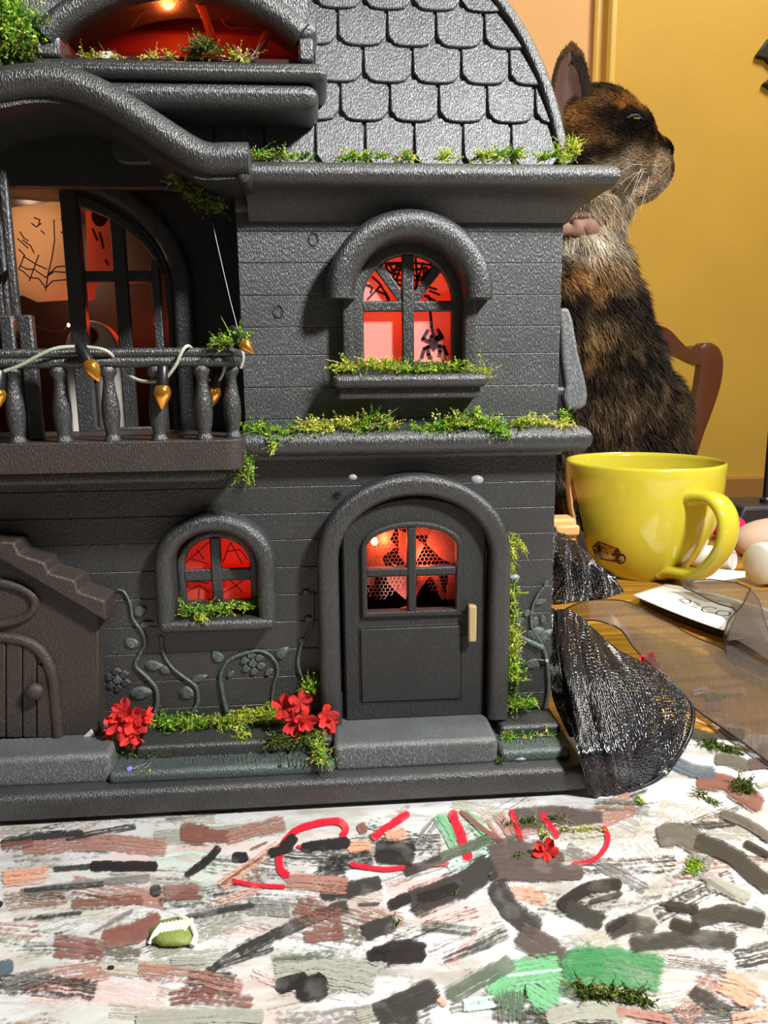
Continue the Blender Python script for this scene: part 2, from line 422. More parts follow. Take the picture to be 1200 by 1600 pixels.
n2 = nd(nt, 'ShaderNodeTexNoise'); n2.inputs['Scale'].default_value = 700; n2.inputs['Detail'].default_value = 6; n2.inputs['Roughness'].default_value = 0.7; nt.links.new(g.outputs['Position'], n2.inputs['Vector'])
av2 = nd(nt, 'ShaderNodeMath', operation='MULTIPLY_ADD'); av2.inputs[1].default_value = 0.55; nt.links.new(n2.outputs[0], av2.inputs[0])
h1 = nd(nt, 'ShaderNodeMath', operation='MULTIPLY'); h1.inputs[1].default_value = 0.75; nt.links.new(n1.outputs[0], h1.inputs[0]); nt.links.new(h1.outputs[0], av2.inputs[2])
# edge falloff: |v| stored in uv.z is not available, so a vertex attribute 'edge' runs 1 in the middle to 0 at the rim
ed = nd(nt, 'ShaderNodeVertexColor', layer_name='edge')
thr = nd(nt, 'ShaderNodeMath', operation='MULTIPLY_ADD'); thr.inputs[1].default_value = 0.44; thr.inputs[2].default_value = 0.37
nt.links.new(oi.outputs['Alpha'], thr.inputs[0])            # threshold from dryness
sub = nd(nt, 'ShaderNodeMath', operation='SUBTRACT'); nt.links.new(av2.outputs[0], sub.inputs[0]); nt.links.new(thr.outputs[0], sub.inputs[1])
em = nd(nt, 'ShaderNodeMapRange'); em.inputs[1].default_value = 0.0; em.inputs[2].default_value = 0.45; em.inputs[3].default_value = -0.30; em.inputs[4].default_value = 0.0
nt.links.new(ed.outputs[0], em.inputs[0])
sm = nd(nt, 'ShaderNodeMath', operation='ADD'); nt.links.new(sub.outputs[0], sm.inputs[0]); nt.links.new(em.outputs[0], sm.inputs[1])
al = nd(nt, 'ShaderNodeMapRange'); al.inputs[1].default_value = -0.03; al.inputs[2].default_value = 0.09; al.inputs[3].default_value = 0.0; al.inputs[4].default_value = 0.94
nt.links.new(sm.outputs[0], al.inputs[0])
amax = nd(nt, 'ShaderNodeMath', operation='MULTIPLY_ADD'); amax.inputs[1].default_value = -.22; amax.inputs[2].default_value = 1.0; nt.links.new(oi.outputs['Alpha'], amax.inputs[0])
amul = nd(nt, 'ShaderNodeMath', operation='MULTIPLY'); nt.links.new(al.outputs[0], amul.inputs[0]); nt.links.new(amax.outputs[0], amul.inputs[1]); nt.links.new(amul.outputs[0], b.inputs['Alpha'])
hv = nd(nt, 'ShaderNodeMapRange'); hv.inputs[1].default_value = 0.35; hv.inputs[2].default_value = 0.8; hv.inputs[3].default_value = 0.60; hv.inputs[4].default_value = 1.10
nt.links.new(av2.outputs[0], hv.inputs[0])
n3 = nd(nt, 'ShaderNodeTexNoise'); n3.inputs['Scale'].default_value = 90; n3.inputs['Detail'].default_value = 6; nt.links.new(g.outputs['Position'], n3.inputs['Vector'])
m3 = nd(nt, 'ShaderNodeMapRange'); m3.inputs[1].default_value = .55; m3.inputs[2].default_value = .85; m3.inputs[4].default_value = .35; nt.links.new(n3.outputs[0], m3.inputs[0])
mx3 = nd(nt, 'ShaderNodeMix', data_type='RGBA'); mx3.inputs[7].default_value = (.62, .58, .52, 1); nt.links.new(m3.outputs[0], mx3.inputs[0]); nt.links.new(oi.outputs['Color'], mx3.inputs[6])
cm = nd(nt, 'ShaderNodeVectorMath', operation='SCALE'); nt.links.new(mx3.outputs[2], cm.inputs[0]); nt.links.new(hv.outputs[0], cm.inputs['Scale'])
nt.links.new(cm.outputs[0], b.inputs['Base Color']); b.inputs['Roughness'].default_value = 0.38
bp = nd(nt, 'ShaderNodeBump'); bp.inputs['Strength'].default_value = 0.25; bp.inputs['Distance'].default_value = 0.0005
nt.links.new(n1.outputs[0], bp.inputs['Height']); nt.links.new(bp.outputs[0], b.inputs['Normal'])
PC = dict(BK=(.020,.019,.018), DK=(.040,.038,.034), GY=(.21,.205,.19), OL=(.36,.36,.30), RB=(.23,.095,.072), RP=(.40,.19,.145), PK=(.86,.56,.52), MG=(.55,.82,.68), GN=(.055,.25,.09),
          GL=(.17,.46,.22), RD=(.72,.012,.035), BG=(.50,.46,.37), OR=(.72,.36,.24), PU=(.10,.075,.068), GG=(.10,.13,.09), BL=(.10,.13,.16), WH=(.86,.86,.85), OD=(.13,.12,.095))
_sn = [0]
def stroke(frame, col, w, dry, pts, blunt=3.0):
    ox, oy, s = {'A': (0, 1220, 2.0), 'B': (600, 1220, 2.0), 'C': (840, 980, 10/3)}[frame]
    P = catmull([(ox+x/s, oy+y/s) for x, y in pts], 7)
    w = w/s
    # extend ends by a little so the round ends cover what the photograph shows
    P = [np.array(p) for p in P]
    L = [0.0]
    for i in range(1, len(P)): L.append(L[-1]+np.linalg.norm(P[i]-P[i-1]))
    T = L[-1]; rg = random.Random(_sn[0]*7+3)
    nr = max(10, int(T/4)); rows = []
    for i in range(nr+1):
        t = i/nr; d = t*T
        j = max(k for k in range(len(L)) if L[k] <= d+1e-9); j = min(j, len(P)-2)
        q = P[j]+(P[j+1]-P[j])*((d-L[j])/max(L[j+1]-L[j], 1e-9))
        tg = P[j+1]-P[j]; tg /= max(np.linalg.norm(tg), 1e-9)
        e = min(1.0, min(t, 1-t)*T/(w*0.5*0.9)+0.02)
        prof = (1-(1-e)**blunt)**(1/blunt)
        wob = 1+0.14*mnoise.noise(Vector((d*0.06, _sn[0]*3.7, 0)))
        off = 0.05*w*mnoise.noise(Vector((d*0.05, _sn[0]*1.3, 5)))
        rows.append((q, np.array((-tg[1], tg[0])), prof*wob*w/2, off, d, e))
    nv = 7; v = []; uv_ = []; ed_ = []; f = []
    z = PZ+0.00004+0.000003*_sn[0]
    for q, nrm, hw, off, d, e in rows:
        for k in range(nv):
            c = -1+2*k/(nv-1)
            p = q+nrm*(c*hw+off)
            v.append(on(p[0], p[1], z)); uv_.append((d*0.00025, c*hw*0.00025)); ed_.append(min(1-abs(c), e))
    for i in range(len(rows)-1):
        for k in range(nv-1):
            f.append((i*nv+k, i*nv+k+1, (i+1)*nv+k+1, (i+1)*nv+k))
    o = mesh_obj('paint_stroke', v, f, PAINT, paper, uvs=uv_)
    a = o.data.color_attributes.new('edge', 'FLOAT_COLOR', 'POINT')
    for i, e in enumerate(ed_): a.data[i].color = (e, e, e, 1)
    o.color = (*PC[col], dry+(.06 if col not in ('BK', 'RD', 'DK') and dry < .5 else .0)); _sn[0] += 1
S = stroke
# broad pale washes first
S('A','GY',120,.78,[(0,530),(220,500)]); S('A','OL',160,.72,[(80,470),(480,400),(760,470)]); S('A','BG',140,.75,[(520,180),(900,140)])
S('A','OL',70,.35,[(470,180),(700,165),(900,140)]); S('A','MG',100,.62,[(470,280),(600,250),(720,270)]); S('A','MG',70,.6,[(500,370),(680,310)])
S('A','PK',130,.55,[(60,650),(300,660),(540,690)]); S('A','PK',70,.6,[(690,465),(930,470)]); S('A','PK',60,.6,[(1090,350),(1200,340)])
S('B','GY',100,.72,[(130,560),(390,440)]); S('B','BG',150,.70,[(740,160),(830,260),(900,380)]); S('B','BG',120,.72,[(830,380),(960,200),(1080,250)])
S('B','PK',60,.35,[(0,335),(200,315)]); S('B','PK',90,.45,[(100,425),(350,395)]); S('B','OR',70,.4,[(390,345),(515,375)]); S('B','GY',70,.7,[(870,560),(1180,590)])
S('C','OR',130,.62,[(790,440),(1010,510)]); S('C','OR',60,.5,[(860,350),(1100,330)]); S('C','PK',110,.6,[(900,480),(1190,620)]); S('C','BG',170,.68,[(600,930),(900,1000),(1120,1100)])
S('C','BG',120,.66,[(500,1000),(640,1130),(600,1190)]); S('C','GY',120,.6,[(320,920),(600,960)]); S('B','BG',110,.6,[(560,185),(720,120)])
# loose dry smears under everything else
_rs = random.Random(9)
for _i in range(125):
    x_, y_ = _rs.uniform(-40, 1240), _rs.uniform(90, 760); fr_ = _rs.choice('AB'); a_ = _rs.gauss(.0, .35) if fr_ == 'A' else _rs.gauss(-.15, .5); l_ = _rs.uniform(60, 190)
    S(fr_, _rs.choice(['GY', 'OL', 'RP', 'GY', 'DK', 'BG', 'PK', 'OL', 'DK', 'RB', 'OD', 'GY']), _rs.uniform(35, 120), _rs.uniform(.50, .78), [(x_-l_*math.cos(a_), y_-l_*math.sin(a_)*.6), (x_, y_+_rs.uniform(-8, 8)), (x_+l_*math.cos(a_), y_+l_*math.sin(a_)*.6)])
# left half
S('A','RP',80,.38,[(60,210),(300,190),(530,210)]); S('A','DK',32,.3,[(0,195),(130,172),(265,163)]); S('A','DK',26,.5,[(200,180),(320,158),(430,140)]); S('A','RB',45,.4,[(0,208),(110,196)])
S('A','RB',72,.08,[(560,165),(660,165)]); S('A','RB',46,.10,[(630,168),(725,172)]); S('A','RP',70,.42,[(700,180),(900,125)])
S('A','DK',26,.35,[(165,275),(300,265),(400,264)]); S('A','BK',34,.03,[(280,266),(495,266)]); S('A','BK',28,.22,[(578,298),(640,255),(690,203)]); S('A','BK',38,.0,[(722,240),(778,238)],2)
S('A','OR',80,.38,[(0,305),(160,290)]); S('A','GY',38,.38,[(60,350),(250,325),(475,300)]); S('A','DK',22,.5,[(70,345),(330,320)])
S('A','RB',58,.42,[(215,385),(330,378),(455,370)]); S('A','RB',70,.28,[(505,350),(630,345)]); S('A','BK',40,.0,[(468,342),(506,341)],2)
S('A','RB',100,.40,[(155,515),(250,520),(340,540)]); S('A','RB',78,.12,[(320,500),(420,470),(510,430)]); S('A','GY',70,.45,[(580,425),(740,400),(920,405)]); S('A','DK',30,.5,[(560,430),(800,385)])
S('A','DK',34,.5,[(650,600),(730,540),(850,480)]); S('A','DK',60,.42,[(740,540),(900,460),(1095,385)]); S('A','DK',30,.5,[(640,590),(860,520)])
S('A','OL',40,.25,[(530,560),(650,560)]); S('A','RP',80,.52,[(420,590),(600,610),(770,650)]); S('A','RB',70,.55,[(550,670),(800,690)]); S('A','OL',56,.12,[(420,745),(640,735),(830,735)])
S('A','OL',150,.32,[(840,600),(1000,590),(1190,620)]); S('A','GG',40,.6,[(850,560),(1050,540)]); S('A','BK',52,.02,[(862,645),(965,615)]); S('A','BK',84,.0,[(922,655),(1028,638)]); S('A','BK',30,.4,[(985,600),(1020,625)])
S('A','RB',120,.52,[(905,385),(990,420),(1085,440)],6); S('A','RB',60,.35,[(945,490),(1085,470)]); S('A','DK',56,.12,[(1000,352),(1110,335),(1195,315)]); S('A','DK',40,.3,[(940,205),(1097,195)])
S('A','RP',80,.35,[(885,315),(1000,320),(1095,330)]); S('A','OR',52,.3,[(1080,205),(1165,205)]); S('A','RB',34,.2,[(1125,130),(1140,165)]); S('A','BK',70,.50,[(985,262),(1080,255),(1175,240)])
S('A','OR',50,.62,[(680,330),(780,265),(885,190)]); S('A','RB',18,.55,[(690,325),(880,195)]); S('A','OR',40,.6,[(655,388),(740,360),(815,335)]); S('A','RB',14,.45,[(780,215),(840,190)])
S('A','RD',16,.0,[(722,310),(800,325),(895,331)]); S('A','RD',24,.0,[(905,300),(875,270),(880,210),(920,158),(1000,130),(1060,127),(1082,150),(1068,178)]); S('A','RD',14,.0,[(925,205),(990,210)])
S('A','BK',30,.0,[(838,226),(880,218),(915,200)]); S('A','BK',40,.0,[(880,215),(925,170)]); S('A','BK',36,.02,[(940,210),(1000,200),(1095,192)]); S('A','BL',52,.05,[(-20,590),(46,577)])
S('A','DK',64,.12,[(1130,475),(1240,440)]); S('A','BK',46,.1,[(1145,548),(1260,530)]); S('A','OL',70,.3,[(1110,745),(1260,690)]); S('A','DK',12,.4,[(100,470),(124,462)]); S('A','BK',13,.0,[(336,584),(358,582)],2)
S('A','DK',16,.5,[(40,430),(170,420)]); S('A','RB',10,.4,[(205,640),(225,625)]); S('A','GY',22,.5,[(280,480),(420,400)]); S('A','DK',24,.5,[(110,430),(260,410)]); S('A','GY',60,.65,[(0,360),(190,380)])
S('A','DK',10,.2,[(1120,385),(1190,382)]); S('A','BK',18,.0,[(-6,382),(10,384)],2)
# right half
S('B','GL',70,.45,[(165,95),(235,215)]); S('B','GL',60,.5,[(240,95),(335,190)]); S('B','MG',70,.4,[(190,270),(350,205)]); S('B','GY',70,.62,[(90,220),(170,110)])
S('B','RP',90,.52,[(340,95),(400,190)]); S('B','PU',84,.22,[(395,120),(540,110),(690,130)]); S('B','BG',60,.45,[(540,165),(700,150)])
S('B','RD',34,.02,[(212,90),(235,160),(266,250)]); S('B','RB',18,.1,[(238,92),(300,145),(372,192)]); S('B','RD',26,.04,[(-40,180),(10,145),(80,98)]); S('B','RD',16,.0,[(-110,260),(0,275),(110,264),(205,256)]); S('B','OR',50,.3,[(0,180),(75,160)])
S('B','RD',20,.1,[(395,88),(432,192)]); S('B','RD',28,.38,[(490,95),(548,180)]); S('B','RD',18,.12,[(685,140),(700,175),(690,212),(650,248),(585,260)])
S('B','PU',110,.08,[(320,240),(440,225),(560,270)]); S('B','PU',58,.05,[(330,285),(480,288),(628,285)]); S('B','DK',40,.25,[(62,288),(190,240),(335,175)]); S('B','GG',44,.35,[(170,240),(340,180)]); S('B','BK',84,.12,[(-30,215),(100,232)])
S('B','DK',110,.18,[(75,385),(220,330),(345,255)]); S('B','BK',50,.35,[(100,370),(240,330)]); S('B','DK',84,.20,[(345,310),(400,400),(490,470)]); S('B','PU',100,.25,[(410,470),(500,520),(595,600)]); S('B','BK',44,.15,[(12,392),(85,362)])
S('B','DK',56,.6,[(110,450),(300,470)]); S('B','DK',60,.58,[(180,560),(400,470)]); S('B','BK',80,.03,[(-5,540),(70,530),(135,535)]); S('B','BK',30,.2,[(-40,530),(30,520)]); S('B','DK',96,.12,[(-30,735),(70,690),(172,648)]); S('B','DK',64,.25,[(40,760),(110,720)])
S('B','OR',30,.3,[(165,680),(200,700)]); S('B','GL',170,.22,[(345,700),(440,620),(570,690)]); S('B','GL',110,.3,[(400,600),(560,570)]); S('B','GN',170,.30,[(540,610),(700,580),(890,615)]); S('B','GN',110,.2,[(560,570),(700,560)]); S('B','GG',80,.35,[(195,680),(300,620),(410,560)])
S('B','MG',60,.3,[(240,700),(350,690)]); S('B','MG',14,.35,[(380,610),(560,590)]); S('B','MG',10,.4,[(400,640),(540,625)]); S('B','GG',130,.42,[(395,640),(398,770)]); S('B','GG',60,.5,[(540,640),(640,680)]); S('B','OL',80,.2,[(500,745),(640,720),(760,730)]); S('B','RP',56,.42,[(720,720),(910,752)])
S('B','BK',44,.08,[(545,395),(640,335),(745,322)]); S('B','DK',64,.2,[(570,380),(630,420),(692,440)]); S('B','DK',22,.3,[(640,380),(748,350)]); S('B','DK',66,.28,[(695,475),(780,440),(855,465)]); S('B','BK',30,.35,[(700,470),(760,430)])
S('B','DK',72,.30,[(765,515),(940,490),(1110,500)]); S('B','DK',64,.20,[(960,435),(1080,410),(1195,440)]); S('B','BK',36,.12,[(880,385),(985,405)]); S('B','BK',46,.05,[(895,440),(988,470)]); S('B','DK',20,.5,[(860,380),(960,400)])
S('B','OD',84,.06,[(850,175),(920,165),(1000,205)]); S('B','DK',64,.08,[(970,185),(1090,235),(1215,340)]); S('B','GY',56,.2,[(945,235),(1025,270)]); S('B','OL',64,.2,[(1010,310),(1150,370)]); S('B','GY',22,.45,[(980,290),(1100,370)])
S('B','OR',130,.40,[(1040,620),(1100,640),(1180,690)]); S('B','OR',60,.45,[(1080,745),(1215,730)]); S('B','DK',66,.40,[(955,650),(1020,690),(1092,725)]); S('B','OD',40,.1,[(1050,100),(1130,130),(1215,185)]); S('B','BK',26,.1,[(1125,190),(1210,235)]); S('B','DK',50,.6,[(880,560),(1080,590)]); S('B','DK',30,.6,[(690,670),(800,690)])
S('C','RB',120,.14,[(820,800),(960,800),(1070,870),(1180,930)]); S('C','OD',70,.06,[(920,685),(1010,690),(1110,735)]); S('C','PU',70,.1,[(1090,715),(1230,705)]); S('C','DK',62,.06,[(800,545),(940,585)]); S('C','DK',64,.04,[(935,550),(1085,560)]); S('C','GY',80,.1,[(1150,620),(1230,660)])
S('C','BL',110,.35,[(690,690),(800,740),(940,760)]); S('C','RP',60,.12,[(880,410),(960,405)]); S('C','RP',22,.4,[(780,410),(900,430)]); S('C','DK',8,.2,[(800,350),(1080,352)]); S('C','WH',60,.1,[(540,900),(640,880)]); S('C','PK',60,.4,[(800,340),(900,320)])
S('C','DK',60,.45,[(470,870),(580,830)]); S('C','GG',80,.6,[(290,920),(560,930)]); S('C','BG',60,.25,[(1140,820),(1220,800)]); S('C','WH',70,.0,[(1060,790),(1210,770)]); S('C','RB',40,.4,[(1020,620),(1200,650)]); S('C','OD',30,.2,[(960,965),(1080,1010),(1200,1110)])
# ================================================================== the toy house
house = empty('toy_house', (0.03, 0.03, 0.0), 'black painted toy haunted house with red lit windows on the smeared paper', 'toy house')
H = lambda name, mb, mat=CHAR, **k: mb.build(name, mat, house, **k)
XL, XR = -0.0300, 0.0927
XFAR = -0.150                       # the house runs on past the picture's edge
ZB, ZM, ZE = 0.0233, 0.1370, Z(700, 251, -0.0155)-.0030
YBACK = 0.095
ZST = 0.0229
def clip(poly, a, b):
    """keep the part of a polygon to the left of a->b"""
    out = []
    s = lambda p: (b[0]-a[0])*(p[1]-a[1])-(b[1]-a[1])*(p[0]-a[0])
    for i in range(len(poly)):
        p, q = poly[i], poly[(i+1) % len(poly)]; sp, sq = s(p), s(q)
        if sp >= 0: out.append(p)
        if (sp >= 0) != (sq >= 0):
            t = sp/(sp-sq); out.append((p[0]+(q[0]-p[0])*t, p[1]+(q[1]-p[1])*t))
    return out
# openings, as (xl, xr, zbottom, zspring, ztop) in the wall plane
def opening(xl, xr, yb, ys, yt, Y, px=None):
    xm = (xl+xr)/2
    return (X(xl, ys, Y), X(xr, ys, Y), Z(xm, yb, Y), Z(xm, ys, Y), Z(xm, yt, Y))
W1 = opening(552, 724, 590, 462, 376, -0.004)      # upper window, inside of its jambs
W2 = opening(270, 403, 975, 885, 828, -0.004)      # lower window
DR = opening(527, 766, 1120, 872, 772, -0.006)     # door
def half(op, z):
    xl, xr, zb, zs, zt = op
    if z >= zt or z < zb-0.004: return 0
    h = (xr-xl)/2
    return h if z <= zs else h*math.sqrt(max(0, 1-((z-zs)/(zt-zs))**2))
MARG = 0.0022
def plank_row(z0, z1, xa, xb, ops, mat):
    """one board: parted where an opening crosses it whole, notched where the opening only bites into it"""
    top, bot = [], []; pieces = []; cur_top = [(xa, z1)]; cur_bot = [(xa, z0)]
    for op in sorted(ops, key=lambda o: o[0]):
        lo, hi = max(op[2], z0), min(op[4], z1)
        if hi-lo < .0004: continue
        c = (op[0]+op[1])/2; zz = [lo+(hi-lo)*i/10 for i in range(11)]
        hw = lambda z: max(half(op, min(z, op[4]-1e-5)), .0004)+MARG
        le = [(c-hw(z), z) for z in zz]; re = [(c+hw(z), z) for z in zz]
        if op[2] <= z0+.0004 and op[4] >= z1-.0004:
            m = MB(); m.prism(cur_bot+le+cur_top[::-1], 0.0, .004); H('plank', m, mat, bevel=.00035)
            cur_bot, cur_top = [re[0]], [re[-1]]
            cur_bot = re[:-1]; cur_top = [re[-1]]
            cur_bot = cur_bot[::-1]          # walks down the opening's edge, then along the foot
        elif op[4] >= z1-.0004: cur_top += le[::-1]+re
        else: cur_bot += le+re[::-1]
    m = MB(); m.prism(cur_bot+[(xb, z0), (xb, z1)]+cur_top[::-1], 0.0, .004); H('plank', m, mat, bevel=.00035)
gz = [ZM] + [Z(640, y) for y in (652, 603, 553, 510, 461, 411, 362)] + [ZE]
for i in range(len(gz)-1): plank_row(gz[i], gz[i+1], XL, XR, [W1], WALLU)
lz = [ZB-0.001] + [Z(640, y) for y in (1090, 1048, 1006, 964, 922, 880, 838, 797, 756)] + [ZM]
for i in range(len(lz)-1): plank_row(lz[i], lz[i+1], XFAR, XR, [W2, DR], CHAR)
# the carcass behind the boards
m = MB(); m.box(XR-0.004, XR, 0.004, YBACK, ZB, ZE+.001); H('side_wall', m)
m = MB(); m.box(XFAR, XR-.004, YBACK-.003, YBACK, ZB, 0.325); H('back_wall', m, INNER)
m = MB(); m.box(XFAR-.003, XFAR, 0.0, YBACK, ZB, 0.325); H('side_wall', m, INNER)
m = MB(); m.box(XFAR, XR-.004, 0.004, YBACK-.003, ZM-0.003, ZM); H('room_floor', m, INNER)
m = MB(); m.box(XFAR, XR-.004, 0.004, YBACK-.003, ZB-.003, ZB); H('room_floor', m, INNER)
m = MB(); m.box(XFAR, XR-.004, 0.006, YBACK-.003, ZE+.001, ZE+.004); H('attic_floor', m, INNER)
m = MB(); m.box(XL, XL+.003, 0.004, YBACK-.003, ZM, ZE+.001); H('partition', m, CHAR)
m = MB(); m.box(-0.006, -0.003, 0.004, YBACK-.003, ZB, ZM-.003); H('partition', m, INNER)

# eave, mid ledge, base
def arc(cx, cz, r, a0, a1, n=6): return [(cx+r*math.cos(math.radians(a0+(a1-a0)*i/n)), cz+r*math.sin(math.radians(a0+(a1-a0)*i/n))) for i in range(n+1)]
ez1 = Z(700, 251, -0.0155); ez0 = Z(700, 300, -0.0155)
er = (ez1-ez0)/2*0.80
prof = [(-0.004, ez1)] + arc(0.0155-er, ez1-er, er, 90, -70, 9) + [(0.0112, ez1-2*er-.0002), (0.0078, ez1-2*er-.0016), (0.0050, ez0-.0018), (0.0028, ez0-.0050), (0.0012, ez0-.0075), (-0.004, ez0-.0075)]
m = MB(); m.cornice(prof, X(380, 262, -0.0155), XR, 0.0, YBACK); H('eave', m, CHARL, smooth=40)
fz = Z(640, 334); m = MB(); m.cornice([(-.003, fz+.006), (.0012, fz+.006), (.0012, fz+.0008), (.0006, fz), (-.003, fz)], XL, XR, 0.0, YBACK); H('frieze', m, CHAR, smooth=40)
lc = Z(640, 690, -0.007); lr = (Z(640, 672, -0.007)-Z(640, 712, -0.007))/2*1.05
prof = [(-.002, lc+lr+.0006), (.0035, lc+lr)] + arc(.0085-lr*.55, lc, lr, 70, -70, 7) + [(.0022, lc-lr*1.02), (.0014, lc-lr-.0016), (-.002, lc-lr-.0016)]
m = MB(); m.cornice(prof, X(381, 690, -.007), XR, 0.0, YBACK); H('ledge', m, CHARL, smooth=40)
BT, BY = 0.0128, -0.0336
prof = [(-.03, 0.0026), (-.0015, 0.0026), (0, .0040), (0, BT-.0028)] + arc(-.0028, BT-.0028, .0028, 0, 90, 4) + [(-.03, BT)]
m = MB(); m.cornice(prof, XFAR-.03, XR+.0065, BY, YBACK); H('base', m, CHARL, smooth=40)
m = MB(); m.box(XFAR-.02, XR-.002, BY+.004, YBACK, 0.0018, BT-.001); H('base_core', m, BLACKP)
def tread(px0, px1, ytop, yfront, z1, z0, y_back=0.004, mat=CHARL, rr=.0025, extra=0.0):
    """a moulded step block: its front edge is where the ray through yfront meets the top"""
    a = on(px0, yfront, z1); c = on(px1, yfront, z1)
    x0, x1, y0 = float(a[0]), float(c[0]), float((a[1]+c[1])/2)
    m = MB(); m.box(x0, x1, y0, y_back, z0-.001, z1); return m, (x0, x1, y0)
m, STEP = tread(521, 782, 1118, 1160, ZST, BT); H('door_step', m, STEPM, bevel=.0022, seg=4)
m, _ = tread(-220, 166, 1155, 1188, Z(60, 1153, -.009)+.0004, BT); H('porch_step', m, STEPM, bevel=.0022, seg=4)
# planting beds either side of the step: a low front kerb and a higher one behind, rounded like dough
def bed(px0, px1, yf, z1, z0, mat, name, r=.0018, y_back=0.004):
    m, b = tread(px0, px1, 0, yf, z1, z0, y_back); H(name, m, mat, bevel=r, seg=4); return b
bed(172, 524, 1200, .0172, BT, TEAL, 'bed_kerb', .0022)
bed(215, 520, 1160, .0222, BT, CHARL, 'bed_kerb')
bed(782, 896, 1172, .0172, BT, TEAL, 'bed_kerb', .0020)
bed(781, 880, 1134, .0212, BT, CHARL, 'bed_kerb')
# ridged sprouts moulded on the front kerbs
rg = random.Random(5)
def sprouts(px0, px1, y0, y1, n, z):
    m = MB()
    for i in range(n):
        a = px0+(px1-px0)*(i+rg.uniform(-.3, .3))/n; yy = rg.uniform(y0, y1)
        p = on(a, yy, z); q = on(a+rg.uniform(-4, 4), yy-13, z)
        m.tube([p+np.array((0, 0, -.0004)), (p+q)/2+np.array((0, 0, .0001)), q+np.array((0, 0, -.0004))], [.0003, .0005, .0003], 5)
    o = H('grass_relief', m, TEAL, smooth=60); o['kind'] = 'stuff'
sprouts(290, 500, 1186, 1196, 46, .0172); sprouts(800, 880, 1160, 1168, 20, .0172)

# ---- windows
def surround(op, w, y0, y1, r, name, mat=CHARL, closed=False, parent=None, n=26):
    m = MB(); p = arch(op[0], op[1], op[2], op[3], op[4], n)
    m.path_sweep(p, rnd_prof(0, w, y0, y1, r)); return m.build(name, mat, parent or house, smooth=40)
surround(W1, .0045, -.0062, .006, .0012, 'window_jamb')
hd = (W1[0], W1[1], Z(640, 466, -.010), Z(640, 462, -.006), W1[4])
m = MB(); m.path_sweep(arch(*hd, 28), rnd_prof(-.0004, .0102, -.0125, .001, .0044, 5)); H('window_hood', m, CHARL, smooth=40)
sx0, sx1 = X(519, 590, -.012), X(764, 590, -.012)
s1, s0 = Z(640, 583, -.011), Z(640, 606, -.011)
m = MB(); m.box(sx0, sx1, -.0125, .002, s0, s1); H('window_sill', m, CHARL, bevel=.0026, seg=4)
m = MB(); m.box(sx0+.002, sx1-.0025, -.0092, .002, s0-.0042, s0+.001); H('sill_moulding', m, CHARL, bevel=.0013, seg=3)
def sash(op_px, Yf, vx, hy, diag, bar, name='window_sash', rim=.0032):
    """op_px: glass left, right, bottom, spring, top in pixels at plane Yf"""
    gl = opening(*op_px, Yf)
    p = arch(gl[0], gl[1], gl[2], gl[3], gl[4], 24)
    m = MB(); m.path_sweep(p, rnd_prof(0, rim, Yf, Yf+.003, .0010, 3))
    m.box(gl[0]-rim, gl[1]+rim, Yf, Yf+.003, gl[2]-rim, gl[2])
    s = m.build(name, CHARL, house, smooth=40)
    cx = (gl[0]+gl[1])/2
    b = MB(); x0 = X(vx[0], hy[0], Yf); x1 = X(vx[1], hy[0], Yf); b.box(x0, x1, Yf-.0003, Yf+.0022, gl[2]-.0005, gl[4]+.0005); b.build('muntin', CHARL, s, bevel=.0007)
    b = MB(); z1 = Z(600, hy[0], Yf); z0 = Z(600, hy[1], Yf); b.box(gl[0]-.0005, gl[1]+.0005, Yf+.0002, Yf+.0021, z0, z1); b.build('muntin', CHARL, s, bevel=.0007)
    for (ax, ay), (bx, by) in diag:
        A = XZ([(ax, ay), (bx, by)], Yf); d = Vector((A[1][0]-A[0][0], A[1][1]-A[0][1])).normalized(); nn = Vector((-d.y, d.x))*bar/2
        b = MB(); b.prism([(A[0][0]-nn.x, A[0][1]-nn.y), (A[1][0]-nn.x, A[1][1]-nn.y), (A[1][0]+nn.x, A[1][1]+nn.y), (A[0][0]+nn.x, A[0][1]+nn.y)], Yf+.0005, Yf+.0020); b.build('muntin', CHARL, s, bevel=.0005)
    return s, gl
sw1, gl1 = sash((568, 706, 566, 470, 399), -.0010, (628, 647), (470, 487), [((634, 474), (590, 414)), ((642, 474), (688, 414))], .0036, rim=.0050)
def film(gl, Yp, mat, parent, name='window_film', grow=.002):
    p = arch(gl[0]-grow, gl[1]+grow, gl[2]-grow, gl[3], gl[4]+grow, 20)
    m = MB(); m.prism(p, Yp, Yp+.0002); return m.build(name, mat, parent)
fl1 = film(gl1, .0030, FILM, house)
def ink(parent, lines, Yp, w, mat, name):
    """pen lines on a film: flat ribbons; lines in pixels"""
    m = MB()
    for L in lines:
        ww = w
        P = [Vector(q) for q in XZ(L, Yp)]
        for a, c in zip(P[:-1], P[1:]):
            d = (c-a); 
            if d.length < 1e-7: continue
            d.normalize(); nn = Vector((-d.y, d.x))*ww/2; a2 = a-d*ww*.3; c2 = c+d*ww*.3
            m.add([(a2.x-nn.x, Yp, a2.y-nn.y), (c2.x-nn.x, Yp, c2.y-nn.y), (c2.x+nn.x, Yp, c2.y+nn.y), (a2.x+nn.x, Yp, a2.y+nn.y)], [(0, 1, 2, 3)])
    return m.build(name, mat, parent)
q = lambda pts: [(500+x/4.286, 380+y/4.286) for x, y in pts]
ink(fl1, [q([(738, 455), (748, 560), (762, 620)])], .0028, .0011, INK, 'spider_thread')
